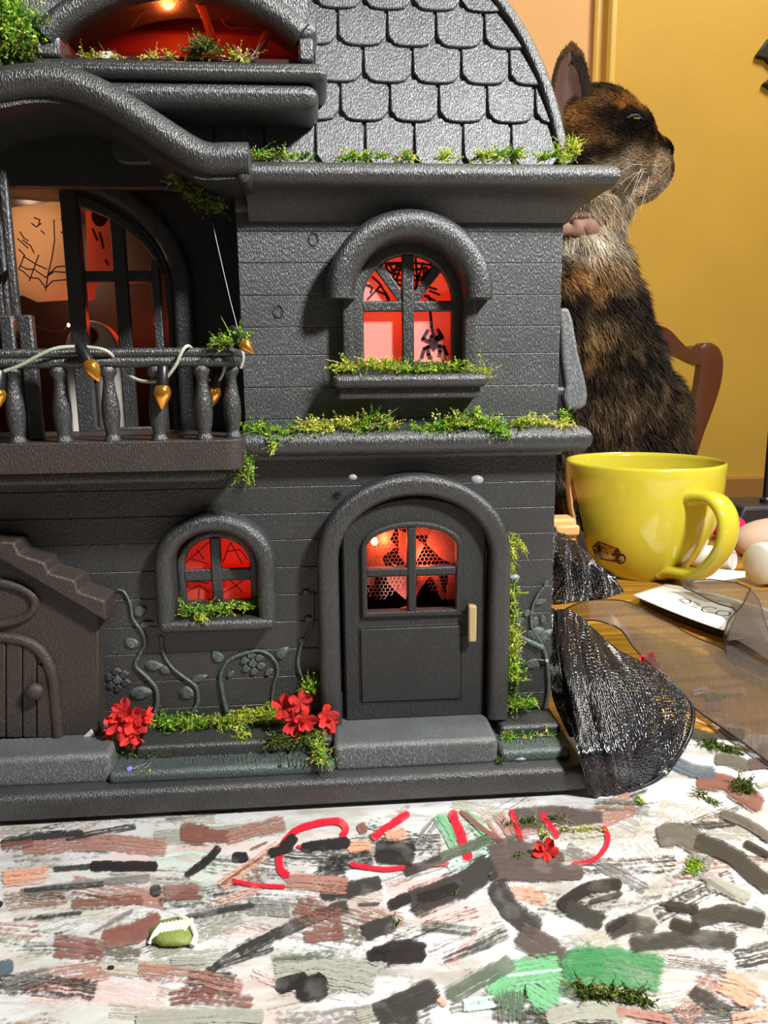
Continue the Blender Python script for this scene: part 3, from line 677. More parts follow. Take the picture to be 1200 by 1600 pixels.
sp = ink(fl1, [q([(735, 660), (690, 640), (722, 585)]), q([(740, 650), (748, 625), (762, 615)]), q([(785, 650), (820, 630), (790, 580)]), q([(780, 655), (770, 640), (800, 620)]),
               q([(735, 690), (700, 705), (682, 765)]), q([(722, 690), (728, 745), (742, 770)]), q([(790, 685), (830, 695), (850, 748)]), q([(800, 690), (806, 725), (800, 752)])], .0027, .0013, INK, 'spider_drawing')
m = MB(); P = XZ(q([(735, 655), (765, 640), (790, 660), (785, 700), (766, 722), (745, 700)]), .0026); m.prism(P, .0026, .0027); m.build('spider_drawing', INK, fl1)
web = [q([(545, 130), (500, 290)]), q([(545, 130), (440, 150)]), q([(545, 135), (430, 240)]), q([(520, 130), (470, 290)]), q([(415, 135), (545, 130)]),
       q([(440, 150), (455, 185), (490, 205), (535, 210)]), q([(430, 190), (470, 230), (520, 250), (548, 245)]), q([(470, 150), (480, 175), (545, 180)]), q([(500, 265), (545, 285)]), q([(440, 215), (500, 290)]),
       q([(625, 130), (760, 150)]), q([(625, 180), (720, 165)]), q([(625, 215), (690, 230), (700, 160)]), q([(630, 250), (690, 245), (720, 170)]), q([(640, 100), (650, 220), (640, 330)]), q([(690, 130), (660, 230), (640, 320)]), q([(745, 165), (690, 240)]),
       q([(630, 300), (670, 340)]), q([(720, 290), (780, 310)]), q([(735, 320), (800, 345)]), q([(700, 350), (770, 385)]), q([(725, 350), (735, 385)]),
       q([(350, 225), (395, 265), (465, 375)]), q([(320, 375), (410, 280)]), q([(330, 280), (350, 300), (340, 330)]), q([(385, 320), (440, 345), (460, 385)]), q([(300, 270), (330, 290)])]
ink(fl1, web, .0028, .0008, INK, 'web_drawing')
# lower window
m = MB(); m.path_sweep(arch(W2[0], W2[1], W2[2]+.001, W2[3], W2[4], 26), rnd_prof(-.0004, .0070, -.0085, .002, .0034, 5)); H('window_surround', m, CHARL, smooth=40)
m = MB(); m.box(X(248, 975, -.008), X(429, 975, -.008), -.0092, .002, Z(340, 989, -.009), Z(340, 970, -.009)); H('window_sill', m, CHARL, bevel=.0022, seg=4)
sw2, gl2 = sash((288, 390, 939, 884, 841), .0012, (329, 346), (881, 900), [], .003, rim=.0030)
fl2 = film(gl2, .0046, FILMD, house)
q2 = lambda pts: [(x/2.667, 750+y/2.667) for x, y in pts]
ink(fl2, [q2([(768, 350), (870, 260)]), q2([(800, 330), (870, 350)]), q2([(820, 290), (850, 330)]), q2([(930, 340), (960, 260), (1010, 350)]), q2([(940, 300), (1000, 290), (1030, 330)]), q2([(770, 470), (830, 440), (875, 470)]), q2([(830, 455), (828, 500)]),
          q2([(930, 470), (985, 440), (1035, 400)]), q2([(985, 440), (1010, 470)]), q2([(950, 410), (985, 440)]), q2([(780, 420), (870, 430)])], .0044, .00042, INKR, 'web_drawing')

# ---- door
m = MB(); m.path_sweep(arch(DR[0], DR[1], ZST-.0005, DR[3], DR[4], 28), rnd_prof(-.0004, .0080, -.0098, .002, .0028, 5)); H('door_frame', m, CHAR, smooth=40)
YD = -.0050
dl = opening(534, 760, 1116, 842, 777, YD)
door = MB()
pw = opening(571, 714, 955, 856, 822, YD)   # light of the door
outer = arch(dl[0], dl[1], ZST+.0004, dl[3], dl[4], 28)
outer = [(x, z) for x, z in outer]
inner = arch(pw[0], pw[1], pw[2], pw[3], pw[4], 28)
# leaf with its light left open: two loops joined front and back
n = len(outer); v = []; f = []
ch = .0008
for y, ins in ((YD, ch), (YD+ch, 0), (YD+.0045, 0)):
    cx = (dl[0]+dl[1])/2
    for x, z in outer: v.append((x+(ins if x < cx else -ins), y, z-(ins if z > dl[3] else 0)))
for y in (YD, YD+.0045):
    for x, z in inner: v.append((x, y, z))
o0, o1, o2, i0, i1 = 0, n, 2*n, 3*n, 4*n
for i in range(n):
    j = (i+1) % n
    f += [(o0+i, o0+j, o1+j, o1+i), (o1+i, o1+j, o2+j, o2+i), (i0+i, i1+i, i1+j, i0+j), (o0+j, o0+i, i0+i, i0+j), (o2+i, o2+j, i1+j, i1+i)]
doorl = mesh_obj('door_leaf', v, f, DOORM, house, smooth=35)
m = MB(); m.path_sweep([(pw[0], pw[2])]+inner[1:-1]+[(pw[1], pw[2])], rnd_prof(-.0004, .0020, YD-.0016, YD+.002, .0009, 3), closed=True); m.build('light_moulding', DOORM, doorl, smooth=40)
bx0, bx1 = X(636, 890, YD), X(650, 890, YD); b = MB(); b.box(bx0, bx1, YD-.0012, YD+.003, pw[2], pw[4]); b.build('muntin', DOORM, doorl, bevel=.0008)
b = MB(); b.box(pw[0], pw[1], YD-.0009, YD+.0028, Z(640, 900, YD), Z(640, 886, YD)); b.build('muntin', DOORM, doorl, bevel=.0008)
lp = (X(564, 1040, YD), X(719, 1040, YD), Z(640, 1094, YD), Z(640, 980, YD))
b = MB(); b.box(lp[0], lp[1], YD-.0007, YD+.002, lp[2], lp[3]); b.build('lower_panel', DOORM, doorl, bevel=.0005)
b = MB(); r_ = .0003
b.tube([(lp[0]-.0006, YD, lp[2]-.0006), (lp[1]+.0006, YD, lp[2]-.0006), (lp[1]+.0006, YD, lp[3]+.0006), (lp[0]-.0006, YD, lp[3]+.0006)], r_, 6, closed=True); b.build('panel_bead', DOORM, doorl, smooth=60)
h0 = at(737, 1002, YD-.003); h1 = at(737, 945, YD-.003)
b = MB(); hx = float(h0[0]); b.box(hx-.0017, hx+.0017, YD-.0046, YD-.0018, float(h0[2]), float(h1[2])); hnd = b.build('door_handle', HANDLE, doorl, bevel=.0008, seg=3); hnd['label'] = 'tan wooden door handle'
b = MB(); b.box(hx-.001, hx+.001, YD-.002, YD+.001, float(h1[2])-.002, float(h1[2])-.0005); b.box(hx-.001, hx+.001, YD-.002, YD+.001, float(h0[2])+.0005, float(h0[2])+.002); b.build('handle_post', HANDLE, doorl)
for ya, yb_ in ((1122, 1080), (846, 818)):
    x = X(531, 1100, YD); b = MB(); b.lathe([(.0011, Z(531, ya, YD)), (.0013, Z(531, ya, YD)+.0006), (.0013, Z(531, yb_, YD)-.0006), (.0010, Z(531, yb_, YD))], (x, YD-.0004, 0), n=12); H('door_hinge', b, BLACKP, smooth=40)
b = MB(); hz = Z(537, 818, YD); b.box(X(531, 1100, YD)-.001, X(545, 1100, YD), YD-.001, YD+.001, hz-.0014, hz+.0012); H('hinge_strap', b, CHARL, bevel=.0004)
for i, (px, py, rr) in enumerate([(745, 750, .0021), (551, 746, .0014), (556, 838, .0)]):
    if rr: b = MB(); p = at(px, py, -.0065); b.sphere(p, rr, 12, 8, (1.3, .8, .9)); H('glue_blob', b, GLUE, smooth=60)

# ---- left porch: stepped gable, round window, arched toy door
YP = -.0090
pz0 = Z(60, 1153, YP)
gable = [(-260, 1150), (155, 1150), (154, 960), (60, 905), (0, 868), (-60, 868), (-120, 905), (-260, 960)]
m = MB(); m.prism(XZ(gable, YP), YP, .002); H('porch_wall', m, BROWN, bevel=.0008, seg=2)
band = [(0, 846), (21, 847), (29, 866), (70, 879), (75, 895), (117, 907), (122, 925), (164, 939), (166, 972), (0, 874), (-55, 874), (-200, 960), (-210, 930), (-150, 900), (-140, 880), (-90, 862), (-80, 846), (-20, 843)]
YB2 = YP-.0050
m = MB(); m.prism(XZ(band, YB2), YB2, .002); H('porch_gable', m, BROWN, bevel=.0009, seg=3)
ecx, ecy = -14, 942
def ell(rx, ry, Y, n=36): return XZ([(ecx+rx*math.cos(2*math.pi*i/n), ecy-ry*math.sin(2*math.pi*i/n)) for i in range(n)], Y)
m = MB(); m.path_sweep(ell(68, 31, YP)[::-1], rnd_prof(-.0010, .0020, YP-.0022, YP+.001, .0012, 3), closed=True); H('porch_window_ring', m, BROWN, smooth=40)
m = MB(); m.prism(ell(66, 29, YP-.0004), YP-.0006, YP+.0005); H('porch_window_disc', m, BROWN)
pd = [(-120, 1152), (-112, 1040), (-95, 1010), (-60, 1000), (-10, 998), (35, 1003), (62, 1020), (78, 1052), (84, 1100), (88, 1152)]
P = XZ(pd, YP); P = [tuple(c) for c in catmull([(a, b_2) for a, b_2 in P], 5)]
m = MB(); m.path_sweep(P, rnd_prof(-.0012, .0028, YP-.0022, YP+.001, .0016, 3)); H('porch_door_frame', m, BROWN, smooth=40)
prev = -112
for a, c in [(-80, -60), (-58, -36), (-34, -13), (-11, 8), (10, 34), (36, 56), (58, 84)]:
    top = {-80: 1012, -58: 1003, -34: 1000, -11: 1000, 10: 1003, 36: 1010, 58: 1040}[a]
    m = MB(); Q = XZ([(a, 1152), (c, 1152), (c, top), (a, top)], YP-.001); m.prism(Q, YP-.0012, YP+.0004); H('porch_door_board', m, BROWN, bevel=.0004)
k = at(54, 1081, YP-.004); m = MB(); m.lathe([(.0018, 0), (.0014, .0012), (.0030, .0020), (.0036, .0034), (.0030, .0048), (.0012, .0054), (.0001, .0055)], (k[0], YP-.0005, k[2]), axis=(0, -1, 0), n=20); H('porch_door_knob', m, BROWN, smooth=50)

# ---- vine relief on the lower wall
qv = lambda pts: [(x/2.667, 750+y/2.667) for x, y in pts]
def vine(pts, r=.0010, mat=TEAL):
    P = [at(a, b_2, -.0006) for a, b_2 in catmull(pts, 5)]
    m = MB(); m.tube(P, [r*(1-.5*i/len(P)) for i in range(len(P))], 8); H('vine', m, mat, smooth=60)
def leafr(px, py, l, w, ang, mat=TEAL, name='vine_leaf'):
    c = at(px, py, -.0002); s = .00025
    m = MB(); n = 14; a = math.radians(ang); v = [(c[0], c[1]-.0010, c[2])]; 
    for i in range(n):
        t = 2*math.pi*i/n; r_ = 1-.15*math.cos(2*t); x = l*s*math.cos(t)*(1.0 if math.cos(t) < 0 else 1.15); y = w*s*math.sin(t)*(1-.35*max(0, math.cos(t)))
        v.append((c[0]+(x*math.cos(a)-y*math.sin(a))*.7, c[1]-.0009, c[2]+(x*math.sin(a)+y*math.cos(a))*.7))
    for i in range(n):
        t = 2*math.pi*i/n; x = l*s*math.cos(t)*(1.0 if math.cos(t) < 0 else 1.15); y = w*s*math.sin(t)*(1-.35*max(0, math.cos(t)))
        v.append((c[0]+x*math.cos(a)-y*math.sin(a), c[1]+.0004, c[2]+x*math.sin(a)+y*math.cos(a)))
    f = [(0, 1+i, 1+(i+1) % n) for i in range(n)]+[(1+i, 1+n+i, 1+n+(i+1) % n, 1+(i+1) % n) for i in range(n)]
    mesh_obj(name, v, f, mat, house, smooth=50)
vine(qv([(640, 985), (655, 930), (650, 870), (610, 820), (565, 775), (580, 730), (605, 680), (590, 630), (555, 580), (540, 510), (515, 465), (490, 458)]))
vine(qv([(800, 975), (825, 920), (815, 860), (770, 825), (715, 780), (680, 720), (670, 650)]))
vine(qv([(945, 965), (925, 880), (920, 810), (950, 755), (1010, 725), (1080, 712), (1130, 735), (1158, 790), (1140, 860), (1128, 960)]))
vine([(474, 1062), (466, 1040), (470, 1010), (484, 985), (489, 960), (488, 925)], .0008)
for a in [(220, 1083, 20, 12, 5), (292, 1083, 11, 15, 80), (206, 1005, 12, 9, 150), (219, 955, 12, 10, 30), (228, 975, 12, 7, 20), (340, 1026, 13, 9, 130), (440, 1021, 14, 10, 40), (360, 1053, 7, 5, 30), (420, 1050, 8, 6, 30), (310, 1060, 14, 7, 15), (240, 1040, 16, 9, -10), (258, 1046, 10, 8, -40)]: leafr(*a)
for a in [(478, 925, 7, 6, 0), (482, 967, 8, 7, 0), (472, 1001, 7, 6, 0)]: leafr(*a, CHARL)
# moulded flowers: five round petals about a bud
for (cx, cy, R_) in [(184, 1062, 13), (395, 1036, 13)]:
    for k in range(6):
        t = math.radians(60*k+20); leafr(cx+R_*math.cos(t), cy+R_*math.sin(t), 8, 7, 0, TEAL if cx > 300 else CHARL, 'moulded_petal')
    leafr(cx, cy, 8, 9, 90, TEAL, 'moulded_bud')
# right of the door
qr = lambda pts: [(770+x/5, 820+y/5) for x, y in pts]
vine(qr([(410, 1430), (435, 1300), (430, 1150), (415, 1040), (380, 930), (330, 850), (300, 780), (300, 690), (325, 600), (370, 520), (425, 460)]), .0010)
vine(qr([(385, 960), (300, 920), (200, 870), (130, 810)]), .0016)
vine(qr([(425, 1068), (350, 1055), (280, 1070), (230, 1110)]), .0006)
for a in [(836, 990, 16, 13, 20), (848, 995, 18, 11, 35), (832, 1037, 13, 9, 200), (808, 1028, 14, 10, 110), (812, 970, 9, 6, 30), (835, 972, 9, 8, 70), (848, 968, 7, 6, 90), (843, 940, 11, 5, 10), (803, 905, 10, 7, 25), (823, 958, 8, 6, 30)]: leafr(*a)
leafr(852, 912, 7, 4, 60); b = MB(); b.sphere(at(854, 1033, -.002), .0009, 10, 8); H('vine_berry', b, GLUE, smooth=60)
b = MB(); b.sphere(at(803, 902, -.003), .0016, 10, 8, (1.5, .8, .8)); H('glue_blob', b, GLUE, smooth=60)
b = MB(); b.sphere(on(812, 1184, BT+.0008), .0022, 10, 8, (1.6, .8, .5)); H('glue_blob', b, GLUE, smooth=60)
# small plug marks moulded in the upper wall
for (px, py) in [(435, 487), (490, 374)]:
    c = at(px, py, 0); b = MB(); b.tube([(c[0]+.0018*math.cos(t), -.0001, c[2]+.0022*math.sin(t)) for t in [2*math.pi*i/20 for i in range(20)]], .00028, 6, closed=True); H('mould_mark', b, CHAR, smooth=60)
#PART3B
# ---- bay behind the balcony: recessed wall with an arched pair of doors
YV = 0.0300
ba = opening(-150, 274, 700, 450, 285, YV)
zt = 0.262
n = 28; ap = arch(ba[0], ba[1], ZM, ba[3], ba[4], n)
poly = [(XFAR-.06, ZM)]+ap+[(XL+.002, ZM), (XL+.002, zt), (XFAR-.06, zt)]
m = MB(); m.prism(poly, YV, YV+.004); H('bay_wall', m, CHAR)
m = MB(); m.path_sweep(ap, rnd_prof(-.0006, .0075, YV-.006, YV+.002, .0026, 4)); H('bay_arch', m, CHARL, smooth=40)
m = MB(); m.path_sweep(ap, rnd_prof(-.0038, -.0010, YV-.001, YV+.004, .0008, 3)); H('bay_arch_rebate', m, CHAR, smooth=40)
m = MB(); m.box(XFAR-.06, XL+.001, YV-.003, YV+.004, ZM-.0003, ZM+.0032); H('bay_threshold', m, CHARL, bevel=.0008)
m = MB(); m.box(XL-.0003, XL+.0027, .001, YV+.004, ZM, ZE+.004); H('side_wall', m, CHAR)
# the closed right-hand leaf
YL = YV-.0005
def zq(px, py): return Z(px, py, YL)
def xq(px, py=560): return X(px, py, YL)
bl = opening(-150, 262, 690, 450, 292, YL)
hx0, hx1 = xq(121), xq(250)
leaf = empty('bay_door_leaf', (hx0, YL, ZM), None, None); leaf.parent = house; leaf.location = Vector((hx0, YL, ZM))-Vector(house.location)
def bar(nm, x0, x1, z0, z1, y0=YL-.0012, y1=YL+.0026, par=leaf, bev=.0006): b = MB(); b.box(x0, x1, y0, y1, z0, z1); return b.build(nm, CHARL, par, bevel=bev)
def arch_z(x, op, dz=0.0):
    c = (op[0]+op[1])/2; h = (op[1]-op[0])/2; t = max(0, 1-((x-c)/h)**2); return op[3]+(op[4]-op[3])*math.sqrt(t)+dz
bar('stile', xq(117), xq(142), ZM+.0032, arch_z(xq(117), bl)-.0008, YL-.0030)
bar('stile', xq(244), xq(258), ZM+.0032, arch_z(xq(258), bl)-.002, YL-.0007)
bar('muntin', xq(187), xq(208), ZM+.0032, arch_z(xq(197), bl)-.003, YL-.0004)
bar('muntin', xq(130), xq(252), zq(190, 441), zq(190, 423), YL-.0001)
bar('bottom_rail', xq(130), xq(252), ZM+.0032, ZM+.0052)
xs = [xq(117)+(xq(262)-xq(117))*i/14 for i in range(15)]
top = [(x, arch_z(x, bl)) for x in xs]; bot = [(x, arch_z(x, bl)-.0046-.0000) for x in xs]
m = MB(); m.prism(bot+top[::-1], YL-.0012, YL+.0026); m.build('top_rail', CHARL, leaf, bevel=.0006)
# the other leaf, swung out and seen on its edge
XO = X(10, 480, 0.0)
lf2 = empty('bay_door_leaf', (XO, YV, ZM), None, None); lf2.parent = house; lf2.location = Vector((XO, YV, ZM))-Vector(house.location)
def post(nm, px, ytop, Y, w=.0017, d=.003):
    x = X(px, 480, Y); b = MB(); b.box(x-w/2, x+w/2, Y-d/2, Y+d/2, ZM+.001, Z(px, ytop, Y)); b.build(nm, CHARL, lf2, bevel=.0006); return x
xa = post('stile', 25, 262, -.0040, .0027); xb = post('stile', 3, 290, .020, .0024); xc = post('muntin', 13, 275, .008, .002)
for yy in (423, 600):
    z = Z(20, yy, -.004); m = MB(); m.tube([(xa, -.004, z), (xb, .020, z)], .0012, 8); m.build('rail', CHARL, lf2, smooth=50)

# ---- balcony
YF = -0.0265
bz1, bz0 = Z(200, 690, YF), Z(200, 738, YF)
xr = X(381, 700, YF+.006)
out = [(XFAR-.06, .030), (XFAR-.06, YF)] + [(xr-.0060+.006*math.sin(math.radians(t)), YF+.006-.006*math.cos(math.radians(t))) for t in (0, 15, 30, 45, 60, 75, 90)] + [(xr, .002), (XL+.0005, .002), (XL-.001, .030)]
m = MB(); m.plan(out, bz0, bz1); H('balcony_floor', m, BROWN, bevel=.0010, seg=3)
out2 = [(XFAR-.06, .002), (XFAR-.06, YF+.008), (xr-.012, YF+.008), (xr-.007, YF+.013), (xr-.006, .002)]
m = MB(); m.plan(out2, bz0-.0055, bz0+.0005); H('balcony_bracket', m, CHAR, bevel=.002, seg=3)
def rail_path(ins): 
    r_ = .0085-ins
    return [(XFAR-.06, YF+ins)]+[(xr-.0085+r_*math.sin(math.radians(t)), YF+.0085-r_*math.cos(math.radians(t))) for t in (0, 15, 30, 45, 60, 75, 90)]+[(xr-ins, -.001)]
rp = rail_path(.0028)
for yy, rr in ((551.5, .00175), (565.5, .0020)):
    z = Z(200, yy, YF+.002); m = MB(); m.tube([(a, c, z) for a, c in rp], rr, 10); H('balcony_rail', m, CHARL, smooth=50)
rz = Z(200, 572, YF+.002)
def baluster(px, Y, k=0, dx=0):
    x = X(px, 640, Y); h = rz-bz1
    pr = [(.0030, 0), (.0031, .03), (.0024, .07), (.0022, .11), (.0028, .22), (.0032, .36), (.0030, .52), (.0023, .68), (.0019, .80), (.0020, .86), (.0028, .91), (.0030, .95), (.0024, 1.0)]
    b = MB(); b.lathe([(r_, hh*h) for r_, hh in pr], (x, Y, bz1-.0002), n=18); H('baluster', b, CHARL, smooth=50)
for px, Y in [(-55, YF+.003), (24, YF+.003), (97, YF+.003), (173, YF+.003), (247, YF+.0032), (318, YF+.0035), (363, YF+.0105)]: baluster(px, Y)

# ---- wavy pediment over the bay
YPD = -0.0290
topl = [(-170, 225), (-120, 168), (-60, 122), (0, 104), (60, 100), (110, 107), (170, 131), (230, 166), (290, 206), (325, 222), (358, 221), (386, 222)]
botl = [(388, 262), (355, 263), (320, 262), (290, 251), (230, 214), (170, 173), (110, 143), (60, 134), (0, 142), (-60, 160), (-120, 205), (-170, 262)]
mid_ = [(a[0]*.5+b_2[0]*.5, a[1]*.5+b_2[1]*.5) for a, b_2 in zip(topl, botl[::-1])]
P = [tuple(c) for c in catmull(XZ(mid_, YPD), 6)]
m = MB(); m.path_sweep(P, rnd_prof(-.0051, .0051, YPD, .010, .0049, 7)); H('pediment_band', m, CHARL, smooth=45)
sof = [(x, z-.002) for x, z in [tuple(c) for c in catmull(XZ([(388, 262), (320, 266), (290, 256), (230, 220), (170, 180), (110, 150), (60, 142), (0, 150), (-60, 168), (-170, 270)], YPD), 5)]]
m = MB(); m.prism(sof+[(x, z+.006) for x, z in sof[::-1]], YPD+.004, YV+.002); H('pediment_soffit', m, CHAR)
pe = XZ([(366, 224), (389, 226), (390, 262), (388, 287), (372, 284), (364, 262)], YPD+.003); m = MB(); m.prism(pe, YPD+.003, .004); H('pediment_end', m, CHARL, bevel=.0022, seg=3)
m = MB(); m.prism([(XFAR-.06, zt-.003), (XL+.002, zt-.003), (XL+.002, zt+.012), (XFAR-.06, zt+.012)], .006, YV+.004); H('bay_ceiling', m, CHAR)

# ---- mansard roof, leaning back
TH = math.radians(12)
RP0 = np.array((0, .0045, ez1-.001)); RN = np.array((0, -math.cos(TH), math.sin(TH))); RU = np.array((0, math.sin(TH), math.cos(TH)))
def rab(px, py):
    p = onplane(px, py, RP0, RN); return float(p[0]), float((p-RP0)@RU)
def r3(a, b_2, h=0.0): return RP0+np.array((a, 0, 0))+RU*b_2+RN*h
edge = [rab(*e) for e in catmull([(758, -28), (772, -4), (800, 36), (826, 82), (848, 134), (864, 186), (875, 236), (880, 262)], 3)]
cur = edge[::-1]                      # bottom to top
def roof_clip(poly):
    for a, c in zip(cur[:-1], cur[1:]): poly = clip(poly, a, c) if poly else poly
    return poly
# deck under the shingles, with the dormer's opening left out
dorm_r, dorm_b = rab(474, 90)[0], rab(300, 112)[1]
def deck(poly):
    poly = roof_clip(poly)
    v = [r3(a, c, -.0004) for a, c in poly]+[r3(a, c, -.0030) for a, c in poly]; k = len(poly)
    mesh_obj('roof_deck', v, [tuple(range(k)), tuple(range(2*k-1, k-1, -1))]+[(i, i+k, (i+1) % k+k, (i+1) % k) for i in range(k)], CHAR, house)
deck([(dorm_r, -.004), (.12, -.004), (.12, .09), (dorm_r, .09)])
deck([(XFAR, -.004), (dorm_r+.0001, -.004), (dorm_r+.0001, dorm_b), (XFAR, dorm_b)])
dorm_t = rab(268, -48)[1]
deck([(XFAR, dorm_t), (dorm_r+.0001, dorm_t), (dorm_r+.0001, .09), (XFAR, .09)])
# shingles: rows by their lower edges, columns by a joint in each row
rows = [(262, 248, 492), (192, 190, 531), (132, 130, 567), (75, 74, 527), (18, 18, 567), (-38, -38, 531)]
A0 = rab(531, 120)[0]; A1 = rab(608, 120)[0]; SP = A1-A0
def shingle(a0, b0, b1, row):
    w = SP-.0011; x0 = a0+.00055; n_ = 8; rr = .0042
    pl = []
    yb_ = b0
    for i in range(n_+1):                         # lower edge, bowed and rounded at its corners
        t = i/n_; xx = x0+w*t
        c = min(t, 1-t)*w
        lift = (rr-math.sqrt(max(0, rr*rr-(rr-c)**2)))*.75 if c < rr else 0
        pl.append((xx, yb_+lift+.0009*(2*t-1)**2))
    pl += [(x0+w, b1+.002), (x0, b1+.002)]
    pl = roof_clip(pl)
    if len(pl) < 3: return
    xs_ = [p[0] for p in pl]
    if max(xs_)-min(xs_) < .0012: return
    hb = lambda b_2: .0016-.0013*max(0, min(1, (b_2-b0)/(b1-b0+.002)))
    k = len(pl); v = [r3(a, c, hb(c)) for a, c in pl]+[r3(a, c, -.0006) for a, c in pl]
    mesh_obj('shingle', v, [tuple(range(k)), tuple(range(2*k-1, k-1, -1))]+[(i, i+k, (i+1) % k+k, (i+1) % k) for i in range(k)], ROOFM, house, bevel=.00045, seg=2)
for ri, (yl, _, jx) in enumerate(rows):
    b0 = rab(620, yl)[1]; b1 = rab(620, rows[ri+1][0])[1] if ri+1 < len(rows) else rab(620, -95)[1]
    aj = rab(jx, (yl+yl-50)/2)[0]
    for k in range(-6, 7):
        a0 = aj+k*SP
        if a0+SP < rab(235, 200)[0] or a0 > .12: continue
        if ri >= 2 and a0+SP*.5 < dorm_r+.002 and dorm_b-.004 < b0 < dorm_t: continue
        if ri == 1 and a0+SP*.5 < rab(235, 200)[0]: continue
        shingle(a0, b0, b1, ri)
# rim along the roof's side and the side itself
rim = [r3(a-.0002, c, 0) for a, c in edge]
v = []; f = []
for i, (a, c) in enumerate(edge):
    for da, h in ((-.0016, -.003), (-.0016, .0022), (-.0008, .0030), (.0014, .0030), (.0024, .0020), (.0024, -.003)): v.append(r3(a+da, c+da*.4, h))
for i in range(len(edge)-1):
    for j in range(6): f.append((i*6+j, i*6+(j+1) % 6, (i+1)*6+(j+1) % 6, (i+1)*6+j))
f.append(tuple(range(6)))
mesh_obj('roof_edge', v, f, CHARL, house, smooth=50)
v = []; f = []
for a, c in edge:
    p = r3(a, c, -.003); v += [p, (p[0], YBACK, p[2]), (p[0]-.003, YBACK, p[2]), (p[0]-.003, p[1], p[2])]
for i in range(len(edge)-1):
    for j in range(4): f.append((i*4+j, i*4+(j+1) % 4, (i+1)*4+(j+1) % 4, (i+1)*4+j))
mesh_obj('roof_side', v, f, CHARL, house, smooth=40)

# ---- attic dormer
YDO = -0.0130
d_in = opening(88, 458, 90, 86, -62, YDO)
pth = [tuple(c) for c in catmull(XZ([(70, 56), (88, 36), (118, 14), (155, -6), (205, -24), (268, -32), (335, -24), (385, -6), (422, 14), (452, 36), (472, 54)], YDO), 4)]
m = MB(); m.path_sweep(pth, rnd_prof(-.0040, .0042, YDO-.003, YDO+.0045, .0036, 5)); H('dormer_arch', m, CHARL, smooth=40)
m = MB(); m.path_sweep(pth, [(.0022, .020), (.0022, YDO+.003), (.0038, YDO+.003), (.0038, .020)]); H('dormer_roof', m, CHAR, smooth=40)
for (px, py) in ((62, 46), (476, 50)):
    c = at(px, py, YDO); m = MB(); m.lathe([(.0030, 0), (.0042, .0006), (.0042, .0105), (.0034, .0125), (.0018, .0132)], (c[0], .000, c[2]+.001), axis=(0, -1, 0), n=18); H('dormer_scroll', m, CHARL, smooth=50)
for a, c, yt in ((55, 95, 50), (466, 490, 55)):
    m = MB(); m.box(X(a, 75, YDO), X(c, 75, YDO), YDO-.001, .012, Z(270, 94, YDO), Z(270, yt, YDO)); H('dormer_post', m, CHARL, bevel=.0010)
m = MB(); m.box(X(-30, 105, -.017), X(511, 105, -.017), -.0180, .010, Z(270, 122, -.017), Z(270, 93, -.017)); H('dormer_sill', m, CHARL, bevel=.0032, seg=5)
m = MB(); m.box(X(-30, 140, -.015), X(497, 140, -.015), -.0160, .010, Z(270, 166, -.015), Z(270, 123, -.015)); H('dormer_apron', m, CHARL, bevel=.0042, seg=5)
m = MB(); m.box(XFAR, dorm_r+.004, .045, .048, .24, .325); H('attic_wall', m, ATTICM)
m = MB(); m.box(XFAR, dorm_r+.004, .036, .046, Z(300, 92, .036), Z(300, 46, .036)); H('attic_ledge', m, ATTICM, bevel=.002)
m = MB(); m.box(XFAR, dorm_r, -.010, .046, Z(300, 94, -.005)-.003, Z(300, 94, -.005)-.001); H('attic_floor', m, INNER)
m = MB(); m.box(dorm_r+.003, dorm_r+.005, .022, .046, .26, .325); H('attic_wall', m, ATTICM)
m = MB(); m.box(XFAR, dorm_r+.005, .004, .048, Z(268, -70, .0), Z(268, -78, .0)); H('attic_wall', m, ATTICM)

zs_ = Z(270, 94, YDO); ztp = float(r3(0, dorm_t+.004)[2])
pan = [(XFAR, zs_), (pth[0][0]-.001, zs_), (pth[0][0]-.001, pth[0][1])]+[(x, z+.0015) for x, z in pth]+[(pth[-1][0]+.001, pth[-1][1]), (pth[-1][0]+.001, zs_), (dorm_r+.0025, zs_), (dorm_r+.0025, ztp), (XFAR, ztp)]
m = MB(); m.prism(pan, YDO+.0030, YDO+.0055); H('dormer_front', m, ROOFM)
m = MB(); m.box(XFAR, dorm_r+.0025, YDO+.0055, .024, ztp-.0015, ztp); H('dormer_roof', m, CHAR)
m = MB(); m.box(dorm_r+.0005, dorm_r+.0025, YDO+.0055, .020, zs_, ztp-.0015); H('dormer_side', m, CHAR)

# ---- clasp on the right-hand side
yc = .045
cl = [(874, 482), (889, 480), (896, 500), (904, 550), (916, 596), (919, 618), (917, 632), (909, 640), (886, 641), (880, 620), (884, 600), (878, 560)]
P = XZ(cl, yc); m = MB(); m.prism(P, yc, yc+.014); cs = H('clasp', m, STEPM, bevel=.0016, seg=3)  # pale colour carries the brightness of the clasp's lit outer face
m = MB(); m.prism(XZ([(870, 540), (878, 560), (884, 600), (880, 622), (884, 640), (874, 640), (868, 600)], yc+.002), yc+.002, yc+.012); m.build('clasp_tongue', BLACKP, cs)
p0 = at(882, 612, yc); m = MB(); m.lathe([(.003, 0), (.003, float(p0[0])+.004-XR)], (XR-.001, yc+.004, p0[2]), axis=(1, 0, 0), n=14); m.build('clasp_pin', CHARL, cs, smooth=40)
